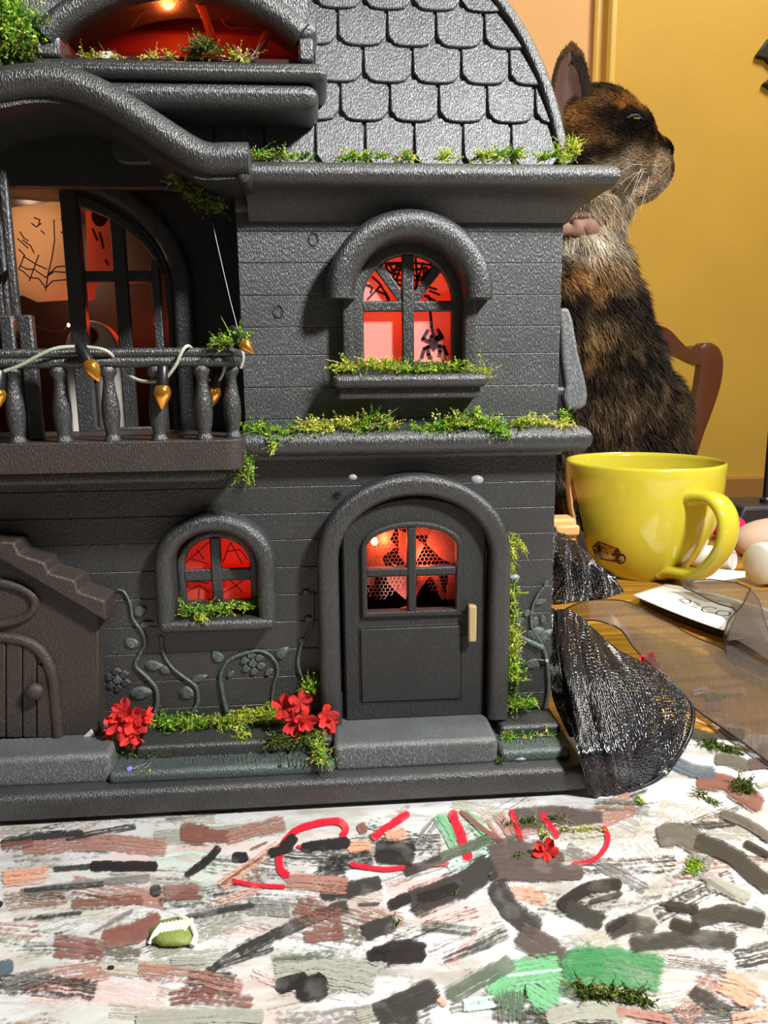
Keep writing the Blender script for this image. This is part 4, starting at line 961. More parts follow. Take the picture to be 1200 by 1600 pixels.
#PART4
# ================================================================== what is inside the house
YS_ = .0440
point('upper_window_led', (float((gl1[0]+gl1[1])/2)-.008, .030, gl1[2]+.022), .050, (1.0, .30, .06))
point('upper_window_led', (float((gl1[0]+gl1[1])/2)+.014, .030, gl1[2]+.030), .030, (1.0, .28, .05))
point('lower_window_led', (float((gl2[0]+gl2[1])/2)+.004, .026, gl2[2]+.016), .030, (1.0, .22, .07))
lw = at(585, 846, .012)
point('door_room_led', (float(lw[0])+.004, .009, float(lw[2])+.001), .008, (1.0, .16, .06), .002)
point('door_room_led', (float(lw[0])+.02, .0075, float(lw[2])-.006), .009, (1.0, .17, .09), .002)
la = at(262, 7, .010)
point('attic_led', (float(la[0]), .012, float(la[2])-.002), .032, (1.0, .14, .03), .002)
lb = at(118, 505, .050)
point('bay_led', (float(lb[0]), .052, float(lb[2])), .006, (1.0, .16, .04), .002)
lc_ = at(200, 500, .05); point('bay_led', (float(lc_[0]), .060, float(lc_[2])), .008, (1.0, .08, .015), .002)
for a_, c_ in ((50, 360), (95, 360), (70, 425)):
    q_ = at(a_, c_, YS_+.014); point('bay_led', (float(q_[0]), YS_+.014, float(q_[2])), .0075, (1.0, .72, .44), .003)

def wire(name, label, pts, leds, group):
    c = pts[len(pts)//2]
    r_ = empty(name, c, label, 'fairy lights', group)
    m = MB(); m.tube(catmull(pts, 6), .00022, 5); m.build('wire', WIRE, r_, smooth=60)
    for p, rr in leds:
        m = MB(); m.sphere(p, rr, 10, 8, (1, 1, 1.3)); m.build('led', LED, r_, smooth=60)
    return r_
W_ = lambda pts, Y: [at(a, c, Y+dy) for a, c, dy in pts]
wire('fairy_lights', 'copper fairy light wire with one glowing dot under the attic arch', W_([(207, 40, 0), (228, 16, 0), (250, 9, 0), (264, 5, 0), (290, 8, 0), (318, 5, 0)], .010), [(at(264, 6, .0095), .0011)], 'fairy light wires')
wire('fairy_lights', 'bare copper light wire above the second red strip in the attic', W_([(345, 28, 0), (356, 42, 0), (380, 44, 0), (408, 48, 0), (424, 52, 0)], .012), [], 'fairy light wires')
wire('fairy_lights', 'glowing copper light wire in the dark room behind the balcony', W_([(50, 506, 0), (66, 513, 0), (84, 518, 0), (98, 517, 0), (106, 509, 0), (114, 505, 0)], .040), [(at(107, 508, .0395), .0006)], 'fairy light wires')
wire('fairy_lights', 'copper wire with a bright glowing bulb behind the front door glass', W_([(572, 850, 0), (580, 842, 0), (585, 846, 0), (590, 868, 0), (600, 872, 0), (618, 884, 0)], .006), [(at(585, 846, .0045), .0013)], 'fairy light wires')
wire('fairy_lights', 'bright orange glowing wire loop beside the big moss bunch at the attic corner', W_([(24, -6, 0), (34, 8, 0), (48, 13, 0), (62, 8, 0), (76, -4, 0)], -.008), [(at(38, 10, -.0085), .0008), (at(52, 12, -.0085), .0008), (at(66, 5, -.0085), .0008)], 'fairy light wires')
CHIP = plain('grey_white_chip', (.55, .56, .52), .5)
for pts, Y_, lab in (([(158, 91), (160, 80), (174, 80), (180, 91)], -.0125, 'tiny white paper chip on the attic sill beside the first post'), ([(125, 1156), (141, 1141), (148, 1150), (140, 1156)], -.0105, 'small grey white chip on the porch step beside the red blossoms')):
    m = MB(); m.prism(XZ(pts, Y_), Y_, Y_+.0012); tag(m.build('paper_chip', CHIP), lab, 'chip', 'paper chips')
# red raffia strips in the attic
RAFF = film_mat('red_raffia', (0.45, 0.12, 0.08), (0.50, 0.25, 0.18))
def strip(pts, w, label, grp, name='raffia_strip', cat='raffia'):
    m = MB(); P = [Vector(p) for p in catmull(pts, 5)]; v = []; f = []
    for i, p in enumerate(P):
        for s in (-1, 0, 1): v.append((p.x+s*w/2, p.y+(.0006 if s == 0 else 0), p.z))
    for i in range(len(P)-1):
        for s in (0, 1): f.append((i*3+s, i*3+s+1, i*3+s+4, i*3+s+3))
    m.add(v, f); o = m.build(name, RAFF, None, smooth=60)
    md = o.modifiers.new('thick', 'SOLIDIFY'); md.thickness = .00025
    tag(o, label, cat, grp)
strip(W_([(312, 6, 0), (322, 30, 0), (332, 60, 0), (347, 92, 0)], .008), .0028, 'long red raffia strip hanging down the middle of the attic opening', 'raffia strips in the attic')
strip(W_([(418, 50, 0), (411, 65, 0), (400, 92, 0)], .010), .0036, 'short wide red raffia strip near the attic post', 'raffia strips in the attic')

# webbed film in the open doorway, and the torn strip beside it
def sheet(px, Y0, bend, mat, name, label, cat):
    P = [at(a, c, Y0) for a, c in px]; m = MB(); m.prism([(float(p[0]), float(p[2])) for p in P], Y0, Y0+.0002)
    o = m.build(name, mat); return tag(o, label, cat)
YS = .0440
wf = sheet([(-60, 335), (20, 324), (111, 311), (112, 330), (120, 468), (58, 472), (36, 462), (-60, 470)], YS, 0, FILMC, 'webbed_film', 'cream tracing film with a drawn cobweb inside the open balcony doorway', 'film')
qf = lambda pts: [(x/5.455, 230+y/5.455) for x, y in pts]
ink(wf, [qf([(460, 620), (465, 800), (440, 960), (410, 1080), (390, 1220)]), qf([(330, 920), (290, 1030), (250, 1140)]), qf([(600, 850), (630, 1000), (640, 1060)]), qf([(160, 870), (210, 920), (160, 1040)]),
         qf([(160, 1040), (200, 1060), (250, 1110), (330, 1120), (390, 1200), (450, 1140), (560, 1130), (640, 1150)]), qf([(170, 1010), (230, 1040), (290, 1040), (390, 1110), (460, 1060), (600, 1070)]), qf([(200, 930), (310, 1000), (400, 1040)]), qf([(410, 1090), (480, 1020), (600, 1010)]),
         qf([(170, 720), (200, 770), (240, 800)]), qf([(270, 650), (310, 680), (350, 650)]), qf([(290, 600), (340, 620), (330, 660)]), qf([(350, 710), (380, 740)]), qf([(520, 610), (560, 640), (550, 680)]), qf([(520, 720), (545, 740), (570, 690)]), qf([(190, 790), (260, 840), (290, 900)]), qf([(150, 780), (240, 860)])], YS-.0004, .0005, INK, 'web_drawing')
sf = sheet([(133, 306), (172, 312), (179, 422), (163, 428), (150, 452), (148, 468), (138, 470)], YS+.004, 0, FILM, 'torn_film', 'torn pink film strip with a dark round spot behind the balcony door leaf', 'film')
ink(sf, [qf([(850, 730), (870, 800), (880, 860)]), qf([(790, 700), (830, 790)]), qf([(900, 960), (920, 1000)])], YS+.0036, .001, INKR, 'film_drawing')
b = MB(); b.prism(XZ([(156+13*math.cos(t), 336+18*math.sin(t)) for t in [2*math.pi*i/24 for i in range(24)]], YS+.0036), YS+.0035, YS+.0037); b.build('dark_spot', INKR, sf)
# little ghost figure
GH = plain('white_ghost_paint', (0.62, 0.58, 0.52), 0.55, var=.15, bscale=200)
GO = plain('orange_ghost_side', (0.85, 0.40, 0.08), 0.5)
yg = .0480; gc = at(148, 600, yg)
gz0 = ZM; gzt = Z(148, 500, yg); gr = abs(X(190, 600, yg)-X(104, 600, yg))/2; gx = X(147, 600, yg)
ghost = empty('ghost_figure', (gx, yg+gr*.5, gz0), 'white rounded ghost figure with black eye holes behind the balcony door', 'figurine')
out = arch(gx-gr, gx+gr, gz0, gzt-gr*1.25, gzt, 20); m = MB(); m.prism(out, yg, yg+.004); m.build('body', GH, ghost, bevel=.0015, seg=3)
out = arch(gx+gr*.3, gx+gr*1.02, gz0, gzt-gr*1.25, gzt, 12); out = [(x, z-.0012) for x, z in arch(gx-gr*.9, gx+gr*1.05, gz0+.0012, gzt-gr*1.25, gzt+.0005, 20)]; m = MB(); m.prism(out, yg+.004, yg+.008); go = m.build('back_side', GO, ghost, bevel=.001); go['label'] = 'orange back of the ghost'
for px, py, rx, ry in ((136, 525, 17, 15), (138, 592, 16, 9)):
    m = MB(); m.prism(XZ([(px+rx*math.cos(t), py+ry*math.sin(t)) for t in [2*math.pi*i/20 for i in range(20)]], yg), yg-.0006, yg+.001); m.build('eye' if py < 560 else 'mouth', BLACKP, ghost)
# two stubby posts behind the rail
for px, lab in ((16, 'short black silver-topped post behind balcony rail, beside the open door leaf'), (45, 'short black silver-topped post behind balcony rail, nearer the ghost')):
    Yp = -.012; x = X(px, 540, Yp); m = MB(); m.box(x-.0024, x+.0024, Yp-.002, Yp+.002, bz1, Z(px, 492, Yp)); o = m.build('post', CHARL, bevel=.0007); tag(o, lab, 'post', 'stub posts on the balcony')

# lace behind the front door
LACE = film_mat('red_lit_lace', (0.72, 0.30, 0.24), (0.5, 0.16, 0.1))
LACET = plain('lace_thread', (0.80, 0.38, 0.30), 0.6)
YLc = .0110
lace = empty('lace_curtain', at(640, 960, YLc), 'torn hexagon net lace curtain lit red behind the front door glass', 'curtain')
x0, x1, z0, z1 = X(555, 890, YLc), X(728, 890, YLc), Z(640, 948, YLc), Z(640, 812, YLc)
hexs = .00105; m = MB(); rg = random.Random(2)
def jit(x, z): return (x+.0004*mnoise.noise(Vector((x*300, z*300, 1))), YLc+.0012*mnoise.noise(Vector((x*60, z*60, 4))), z+.0004*mnoise.noise(Vector((x*300, z*300, 9))))
zsplit = z0+.006
def in_gap(x, z): return z < z0+.008+.004*math.sin(x*220)
rows_ = int((z1-z0)/(1.5*hexs))+1; cols_ = int((x1-x0)/(hexs*1.732))+1
for j in range(rows_):
    for i in range(cols_):
        cx = x0+(i+.5*(j % 2))*hexs*1.732; cz = z0+j*1.5*hexs
        if in_gap(cx, cz): continue
        V = [(cx+hexs*math.sin(math.radians(60*k)), cz+hexs*math.cos(math.radians(60*k))) for k in range(4)]
        for k in range(3): m.tube([jit(*V[k]), jit(*V[k+1])], .00011, 3, cap=False)
o = m.build('net', LACET, lace)
o['kind'] = 'stuff'
def cloth(pts):
    P = XZ(pts, YLc+.0012); m = MB(); m.prism(P, YLc+.0010, YLc+.0012); m.build('lace_motif', LACE, lace)
    # threads of the motif
    m = MB(); xs_ = [p[0] for p in P]; zs_ = [p[1] for p in P]
    x = min(xs_)
    while x < max(xs_):
        hit = []
        for a, c in zip(P, P[1:]+P[:1]):
            if (a[0]-x)*(c[0]-x) < 0: hit.append(a[1]+(c[1]-a[1])*(x-a[0])/(c[0]-a[0]))
        hit.sort()
        for a, c in zip(hit[::2], hit[1::2]): m.tube([(x, YLc+.0008, a), (x+.0002, YLc+.0006, (a+c)/2), (x, YLc+.0008, c)], .00014, 3, cap=False)
        x += .00062
    if m.v: o = m.build('motif_threads', LACET, lace); o['kind'] = 'stuff'
ql = lambda pts: [(540+x/5.455, 790+y/5.455) for x, y in pts]
cloth(ql([(60, 560), (60, 120), (300, 120), (440, 160), (380, 290), (440, 350), (400, 370), (310, 440), (340, 520), (250, 600), (240, 690), (170, 650)]))
cloth(ql([(440, 120), (720, 120), (720, 250), (620, 250), (560, 250), (530, 250), (530, 130)])); cloth(ql([(450, 200), (620, 290), (670, 340), (600, 480), (540, 520), (450, 420)]))
cloth(ql([(720, 130), (980, 130), (980, 470), (900, 490), (800, 440), (740, 370), (690, 330)])); cloth(ql([(340, 600), (620, 590), (620, 660), (520, 760), (510, 800), (440, 740), (360, 660)]))
cloth(ql([(720, 590), (790, 600), (850, 770), (830, 810), (800, 770), (760, 650)])); cloth(ql([(880, 590), (960, 590), (960, 790), (850, 800), (860, 700)])); cloth(ql([(600, 600), (720, 600), (640, 700), (600, 780)]))
RB_, nt, b = new_mat('red_shiny_ball'); b.inputs['Base Color'].default_value = (.85, .03, .015, 1); b.inputs['Roughness'].default_value = .25
c = at(646, 965, .0075); m = MB(); m.sphere((float(c[0])-.002, .0078, float(c[2])), .0056, 20, 12, (1.25, .5, .9)); tag(m.build('red_ball', RB_, None, smooth=60), 'glossy red rounded berry low behind the front door glass', 'berry')

# ================================================================== the string of amber bulbs on the balcony rail
garland = empty('bulb_string', at(200, 560, YF-.002), 'pale green cord of small amber bulbs wound along the balcony rail', 'string lights')
YG = YF-.0012
cordp = [(-40, 602, 0), (0, 583, 0), (30, 572, -.0005), (60, 556, -.001), (85, 545, -.001), (110, 542, 0), (140, 543, .0005), (165, 548, .0005), (185, 565, .005), (200, 585, .006), (220, 595, .004), (241, 596, .0015), (256, 594, -.0002), (266, 583, -.0012), (276, 568, -.0016), (284, 550, -.0016), (292, 541, 0), (300, 546, .005), (315, 575, .010), (330, 595, .010), (345, 590, .010), (355, 560, .008), (362, 540, .004), (370, 530, .003), (377, 545, .003), (380, 560, .004), (376, 575, .005)]
m = MB(); rg = random.Random(1); m.tube(catmull([at(a, c, YG+d) for a, c, d in cordp], 5), .00062, 7); m.build('cord', CORD, garland, smooth=60)
def bulb(tip, base, Yt, Yb, sc=1.0, sock=True):
    A = Vector([float(v) for v in at(*base, Yb)]); B = Vector([float(v) for v in at(*tip, Yt)]); L = (B-A).length; d = (B-A).normalized()
    m = MB(); m.lathe([(.0001, -.0002), (.16*L, 0), (.27*L, .10*L), (.33*L, .26*L), (.32*L, .42*L), (.25*L, .62*L), (.15*L, .80*L), (.07*L, .93*L), (.0001, L)], A, axis=d, n=22)
    o = m.build('bulb', AMBER, garland, smooth=60)
    if sock: m = MB(); m.lathe([(.0014, -.0062), (.0019, -.0056), (.0021, .0002), (.0016, .0006)], A, axis=d, n=16); m.build('socket', BLACKP, o, smooth=50)
bulb((155, 597), (137, 563), YG-.0038, YG-.0022); bulb((253, 641), (254, 600), YG-.0012, YG-.0010); bulb((331, 637), (335, 603), YG+.0110, YG+.0110); bulb((396, 553), (377, 533), YG-.003, YG-.001); bulb((-3, 640), (-2, 606), YG, YG)
m = MB(); P = [at(278, 290, -.004), at(300, 400, -.006), at(330, 440, -.010)]
m = MB(); m.tube([at(332, 348, -.004), at(346, 410, -.010), at(360, 470, -.016), at(374, 524, YG)], .00010, 5); tag(m.build('spider_silk', plain('silk', (.6, .6, .58), .4)), 'thin pale thread from the pediment moss down to the bulb at the balcony corner', 'thread')

# ================================================================== moss
PAL = {'y': [(.36, .44, .03), (.50, .52, .07), (.22, .34, .02), (.55, .50, .16)], 'g': [(.12, .30, .02), (.22, .42, .04), (.06, .16, .015), (.40, .50, .06), (.30, .40, .03)], 'd': [(.06, .11, .015), (.10, .15, .02), (.16, .17, .03), (.04, .06, .012)],
       'm': [(.10, .28, .02), (.30, .42, .03), (.50, .52, .08), (.06, .14, .015), (.20, .34, .03), (.42, .40, .14)]}
def moss(path, n, spread, up, length, pal, label, group, seed, outw=(0, -1, 0), pale=.06, name='moss_tuft'):
    n = int(n*2.1); length *= .86; spread *= 1.12
    """path: points in space the tuft is laid along"""
    rg = random.Random(seed); P = [Vector([float(c) for c in p]) for p in path]
    P = [Vector(p) for p in catmull(P, 6)] if len(P) > 1 else P
    v = []; f = []; col = []
    O = Vector(outw)
    base = sum(P, Vector())/len(P)
    root = base.copy(); root.z = min(p.z for p in P)
    for s in range(n):
        c = P[rg.randrange(len(P))]+Vector((rg.gauss(0, 1), rg.gauss(0, .7), abs(rg.gauss(0, .85))-.1))*spread
        t = P[min(len(P)-1, 1)]-P[0] if len(P) == 1 else (P[-1]-P[0])
        t = t.normalized() if t.length > 1e-6 else Vector((1, 0, 0))
        d = (t*rg.uniform(-1.3, 1.3)+O*rg.uniform(-.2, .8)+Vector((0, 0, 1))*rg.uniform(-.2, up)+Vector((rg.gauss(0, .4), rg.gauss(0, .4), rg.gauss(0, .3)))).normalized()
        L = length*rg.uniform(.5, 1.25)
        bend = Vector((rg.gauss(0, 1), rg.gauss(0, 1), rg.gauss(0, 1)))*.7
        fibre = rg.random() < pale
        cc = Vector(rg.choice(PAL[pal]))*rg.uniform(.85, 1.6) if not fibre else Vector((.55, .52, .42))
        ns = 5; pts = []
        for k in range(ns+1):
            u_ = k/ns; pts.append(c+d*L*u_+bend*L*.35*u_*u_)
        side = d.orthogonal().normalized(); side.rotate(__import__('mathutils').Quaternion(d, rg.uniform(0, 6.28)))
        w = .00013 if fibre else .00022
        i0 = len(v)
        for k, p in enumerate(pts):
            ww = w*(1-.7*k/ns); v.append(p-side*ww); v.append(p+side*ww); col.append(cc*.75); col.append(cc*.75)
        for k in range(ns): f.append((i0+2*k, i0+2*k+1, i0+2*k+3, i0+2*k+2))
        if fibre: continue
        nl = 11
        for k in range(nl):
            u_ = (k+.6)/nl; p = c+d*L*u_+bend*L*.35*u_*u_
            ld = Vector((rg.gauss(0, 1), rg.gauss(0, 1), rg.gauss(0, 1))).normalized()*.9+d*.7
            ld.normalize(); ll = length*rg.uniform(.15, .30)*(1.15-.5*u_)
            sd = ld.cross(Vector((rg.gauss(0, 1), rg.gauss(0, 1), rg.gauss(0, 1)))).normalized()*ll*.36
            i0 = len(v); c2 = cc*rg.uniform(.8, 1.3)
            v += [p, p+ld*ll*.5+sd, p+ld*ll, p+ld*ll*.5-sd]; col += [cc*.8, c2*1.1, c2*1.3, c2*1.1]; f.append((i0, i0+1, i0+2, i0+3))
    o = mesh_obj(name, v, f, MOSS, None, cols=[tuple(min(1, x) for x in c) for c in col])
    o.data.transform(Matrix.Translation(-root)); o.location = root
    return tag(o, label, 'moss', group)
G1, G2, G3, G4, G5, G6 = 'moss tufts on the eave', 'moss tufts on the mid ledge', 'moss tufts on the upper window sill', 'moss in the planting bed', 'moss climbing beside the door', 'loose moss crumbs on the paper'
ae = lambda *p: [at(x, y+5, -.0085) for x, y in p]
moss(ae((400, 243), (478, 242)), 40, .0009, .35, .0050, 'm', 'low moss tuft on the eave beside the pediment end', G1, 11)
moss(ae((540, 243), (640, 244)), 46, .0010, .30, .0055, 'm', 'long thin moss strip on the eave below the middle shingles', G1, 12, pale=.2)
moss(ae((690, 246), (700, 240)), 12, .0007, .9, .0045, 'y', 'tiny upright moss sprig on the eave between two longer strips', G1, 13)
moss(ae((752, 243), (808, 241)), 60, .0011, .6, .0048, 'm', 'thick yellow green moss patch on the eave below the last full shingles', G1, 14)
moss(ae((848, 244), (868, 240)), 24, .0008, .7, .0045, 'g', 'dark green moss sprig on the eave inside the roof edge', G1, 15)
moss(ae((878, 246), (895, 236), (888, 228)), 55, .0011, .9, .0042, 'y', 'bright moss clump at the corner where roof edge meets eave', G1, 16)
al_ = lambda *p: [at(x, y, -.0065) for x, y in p]
moss(al_((395, 676), (432, 680), (465, 682)), 90, .0016, .45, .0052, 'g', 'bushy moss tuft on the mid ledge beside the balcony corner', G2, 21)
moss([at(425, 690, -.011), at(428, 698, -.0125)], 12, .0008, -.4, .005, 'm', 'small hanging moss point drooping off the mid ledge tuft', G2, 22)
moss(al_((480, 668), (500, 674), (545, 664)), 60, .0012, .6, .0062, 'y', 'sparse curling moss tuft on the mid ledge left of a taller clump', G2, 23, pale=.15)
moss(al_((566, 676), (585, 664), (605, 672)), 70, .0017, .7, .0056, 'm', 'tall arched moss clump on the mid ledge below the window sill end', G2, 24)
moss(al_((652, 672), (690, 671)), 44, .0010, .35, .0052, 'g', 'dark end of the long moss run on the mid ledge', G2, 25)
moss(al_((695, 671), (745, 665), (785, 675)), 100, .0015, .6, .0062, 'm', 'long high moss run on the mid ledge above the door arch', G2, 26)
moss([at(736, 645, -.005), at(760, 663, -.007), at(785, 678, -.010)], 46, .0009, .2, .0055, 'g', 'slanting feathery moss stem lying across the long run on the ledge', G2, 27)
moss(al_((808, 666), (840, 662), (885, 668)), 56, .0011, .5, .0056, 'y', 'thin pale moss strip on the mid ledge near its outer end', G2, 28, pale=.25)
moss([at(875, 650, .006), at(880, 664, .002)], 18, .0008, .9, .005, 'm', 'upright moss sprig at the house corner above the ledge end', G2, 29)
asl = lambda *p: [at(x, y, -.0085) for x, y in p]
moss(asl((538, 580), (570, 574), (612, 578)), 85, .0013, .5, .0052, 'y', 'yellow moss tuft under the plain window pane on the upper sill', G3, 31)
moss(asl((625, 580), (665, 582), (712, 577)), 90, .0013, .5, .0052, 'm', 'green moss tuft under the spider pane on the upper sill', G3, 32)
moss(asl((742, 580), (758, 588)), 30, .0011, .4, .0045, 'y', 'small stringy moss tuft at the outer tip of the upper sill', G3, 33, pale=.4)
moss([at(292, 958, -.005), at(325, 955, -.005), at(392, 950, -.002)], 75, .0013, .5, .0050, 'g', 'green moss strip on the sill of the small lower window', 'moss on the lower window', 34)
moss([at(312, 962, -.008), at(316, 966, -.009)], 14, .0008, -.2, .004, 'y', 'pale moss sprig drooping over the small lower window sill', 'moss on the lower window', 35)
moss([at(283, 290, -.010), at(310, 308, -.010), at(336, 330, -.006)], 80, .0016, .1, .0055, 'd', 'dark olive moss hanging under the pediment end beside the bay', 'moss under the pediment', 36)
moss([at(345, 537, YG), at(362, 535, YG), at(376, 527, YG-.001)], 55, .0011, .6, .0042, 'g', 'green moss tuft on the balcony rail corner below the thread', 'moss on the balcony', 37)
moss([at(378, 722, -.020), at(385, 735, -.016), at(380, 748, -.017)], 46, .0013, -.3, .0048, 'm', 'moss tuft hanging under the balcony floor corner', 'moss on the balcony', 38)
moss([at(283, 685, -.012), at(284, 692, -.014)], 6, .0004, 1, .0035, 'g', 'single moss crumb standing on the balcony floor between balusters', 'moss on the balcony', 39)
# attic
moss([at(8, 20, -.015), at(20, 55, -.016), at(10, 90, -.017)], 210, .0032, .5, .0062, 'g', 'big shaggy moss bunch beside the attic arch at the picture edge', 'moss around the attic', 40)
moss([at(12, 70, -.018), at(30, 84, -.018)], 70, .0022, .2, .006, 'd', 'dark moss underneath the big shaggy bunch by the attic', 'moss around the attic', 41)
moss([at(303, 90, -.012), at(318, 78, -.012), at(328, 88, -.012)], 60, .0013, .9, .0045, 'd', 'rounded dark moss tuft standing in the middle of the attic sill', 'moss around the attic', 42)
moss([at(230, 92, -.012), at(268, 92, -.012)], 20, .0006, .7, .004, 'y', 'thin pale moss scraps on the attic sill below the glowing dot', 'moss around the attic', 43, pale=.5)
moss([at(134, 90, -.012), at(190, 92, -.012)], 22, .0006, .4, .004, 'y', 'pale moss and paper scraps on the attic sill beside the first post', 'moss around the attic', 44, pale=.6)
moss([at(360, 92, -.012), at(395, 92, -.012)], 22, .0007, .8, .0055, 'y', 'stringy moss and roots on the attic sill under the short red strip', 'moss around the attic', 45, pale=.6)
# bed
zb_ = .0222
ob = lambda z, *p: [on(x, y, z) for x, y in p]
moss(ob(zb_, (152, 1152), (172, 1150)), 30, .0013, .6, .004, 'd', 'dark moss at the foot of the porch wall beside red blossoms', G4, 51)
moss(ob(zb_+.001, (228, 1128), (260, 1134), (300, 1134)), 120, .0016, .7, .0050, 'g', 'green moss patch in the bed beside the first red flower bunch', G4, 52)
moss(ob(zb_+.001, (300, 1132), (350, 1132), (372, 1130)), 110, .0016, .6, .0050, 'm', 'middle moss patch in the bed under the vine stems', G4, 53)
moss(ob(zb_+.0015, (372, 1128), (400, 1124), (428, 1122)), 150, .0020, .8, .0050, 'y', 'bright yellow moss mound in the bed beside the second red flowers', G4, 54)
moss([on(382, 1150, zb_), on(388, 1160, zb_-.002)], 22, .0010, -.4, .0045, 'y', 'yellow moss drip running over the bed edge below the mound', G4, 55)
moss(ob(zb_-.002, (425, 1165), (470, 1160), (498, 1150)), 110, .0018, .5, .0052, 'd', 'dark straggly moss on the kerb below the second red flowers', G4, 56, pale=.15)
moss([on(500, 1150, zb_), on(497, 1175, .019), on(506, 1190, .0185)], 60, .0014, .3, .0048, 'm', 'moss trailing down the kerb end beside the door step', G4, 57)
moss([at(482, 1080, -.004), at(487, 1070, -.004)], 55, .0013, .9, .0045, 'g', 'upright moss tuft against the door frame foot above the red flowers', G4, 58)
moss(ob(.0178, (200, 1180), (270, 1178)), 40, .0010, .5, .0035, 'd', 'sparse dark moss along the front kerb below the first flower bunch', G4, 59)
moss([on(212, 1200, .0175), on(232, 1205, .017), on(255, 1196, .0175)], 7, .0006, .2, .0055, 'y', 'few pale moss fibres lying on the front kerb near the purple speck', G4, 60, pale=.8)
moss([on(225, 1100, .03), on(238, 1112, .027)], 22, .0012, .8, .004, 'd', 'little olive moss sprig behind the first red flower bunch', G4, 61)
# beside the door
ad = lambda *p: [at(x, y, -.0045) for x, y in p]
moss(ad((797, 850), (796, 870), (796, 895)), 80, .0009, .5, .0042, 'y', 'topmost yellow moss strand beside the door frame', G5, 71)
moss(ad((804, 842), (812, 850), (819, 860)), 24, .0006, -.2, .0036, 'y', 'side curl at the very top of the moss beside the door', G5, 72)
moss(ad((803, 922), (800, 950), (796, 975)), 80, .0009, .4, .0042, 'm', 'thin moss strand beside the door level with the handle', G5, 73)
moss(ad((797, 990), (800, 1010), (790, 1035)), 100, .0014, .4, .0044, 'y', 'yellow moss knot beside the door below the leaf stem', G5, 74)
moss(ad((800, 1030), (796, 1050), (806, 1060)), 120, .0016, .4, .0046, 'g', 'broad green moss patch low beside the door frame', G5, 75)
moss([at(792, 1100, -.004), at(805, 1104, -.006), at(828, 1100, -.006)], 70, .0012, .7, .0042, 'g', 'moss curl on the bed at the foot of the door frame', G5, 76)
moss(ad((800, 1070), (796, 1090)), 40, .0010, .4, .0042, 'd', 'thin olive moss joining the low patch to the curl by the door', G5, 77)
moss(ob(.0178, (786, 1150), (800, 1152), (860, 1148)), 36, .0007, .6, .0038, 'm', 'sparse moss along the small kerb beside the door step', G5, 78)
moss([on(780, 1190, .0132), on(784, 1192, .0132)], 14, .0006, .6, .0025, 'd', 'tiny moss crumb in the corner between door step and kerb', G5, 79)
# crumbs on the paper
op = lambda *p: [on(x, y, .0014) for x, y in p]
moss(op((905, 1540), (930, 1556), (960, 1553), (1005, 1565)), 90, .0007, .25, .0042, 'd', 'long olive moss strip lying on the green paint smear', G6, 81)
moss(op((1080, 1360), (1086, 1352)), 26, .0008, .8, .0040, 'g', 'small green moss crumb on the pale paint beyond the black stroke', G6, 82)
moss(op((1152, 1232), (1164, 1236), (1160, 1222)), 50, .0014, .6, .0046, 'd', 'round dark moss tuft on the brown paint below the ribbon', G6, 83)
moss(op((1100, 1164), (1125, 1168), (1148, 1173)), 44, .0010, .3, .0050, 'd', 'flat dark moss strip on the paper near the net bag', G6, 84)
moss(op((848, 1304), (851, 1310)), 12, .0005, .5, .0030, 'g', 'tiny green moss crumb beside the lone red blossom', G6, 85)
moss(op((998, 1248), (1004, 1256)), 14, .0006, .4, .0034, 'y', 'yellow green moss crumb just outside the net bag hem', G6, 86)
moss(op((890, 1296), (935, 1296)), 14, .0005, .1, .0060, 'y', 'dry straw and moss shreds on the paper right of the lone blossom', G6, 87, pale=.6)
moss(op((1090, 1240), (1115, 1252)), 12, .0006, .1, .0040, 'd', 'scattered moss shreds on the white paper below the brown paint', G6, 88)
moss(op((620, 1440), (880, 1300)), 16, .0008, .1, .0035, 'd', 'few scattered olive moss fibres on the dark paint strokes', G6, 89, pale=.3)
moss(op((800, 1284), (880, 1280)), 22, .0012, .1, .0050, 'd', 'dry moss litter along the front edge of the base near its corner', G6, 90, pale=.5)
moss([on(1112, 1089, .002), on(1125, 1091, .002)], 36, .0012, .4, .004, 'g', 'moss crumb seen through the sheer ribbon on the wooden table', G6, 91)
# striped half shell scrap on the paper
SH = plain('cream_scrap', (.62, .62, .50), .5); SG = plain('green_scrap', (.20, .24, .05), .6, bump=.6, bscale=700)
c0 = on(270, 1462, PZ); scrap = empty('striped_scrap', c0, 'small domed scrap half cream striped and half green moss on the paper', 'scrap')
def px2(a, c, z): return tuple(float(v) for v in on(a, c, z))
m = MB(); v = []; n_ = 12; outl = [(232, 1470), (232, 1450), (250, 1438), (280, 1431), (298, 1440), (307, 1462), (303, 1476), (280, 1480), (250, 1480)]
for h, s in ((PZ, 1), (.0026, .86), (.0038, .5)):
    for a, c in outl: v.append(px2(270+(a-270)*s, 1460+(c-1460)*s, h))
k = len(outl); f = [(r_*k+i, r_*k+(i+1) % k, (r_+1)*k+(i+1) % k, (r_+1)*k+i) for r_ in range(2) for i in range(k)]+[tuple(2*k+i for i in range(k))]
m.add(v, f); m.build('dome', SG, scrap, smooth=70)
for i in range(9):
    a0 = 236+i*6; m = MB(); m.tube([px2(a0-3, 1474-(i % 2), .0014), px2(a0+5, 1458-i, .0036), px2(a0+16, 1444-i, .0034)], .0006, 6); m.build('stripe', SH, scrap, smooth=60)
m = MB(); m.tube([px2(281, 1432, .003), px2(298, 1442, .0032), px2(306, 1462, .0028), px2(300, 1478, .0018)], .0009, 7); m.build('rim', SH, scrap, smooth=60)
m = MB(); p = on(202, 1202, .0172); m.sphere(p, .0014, 10, 8, (1, 1, .8)); tag(m.build('purple_speck', plain('purple_paint', (.22, .16, .55), .6), None, smooth=60), 'tiny purple pompom fluff on the front kerb below red flowers', 'fluff')

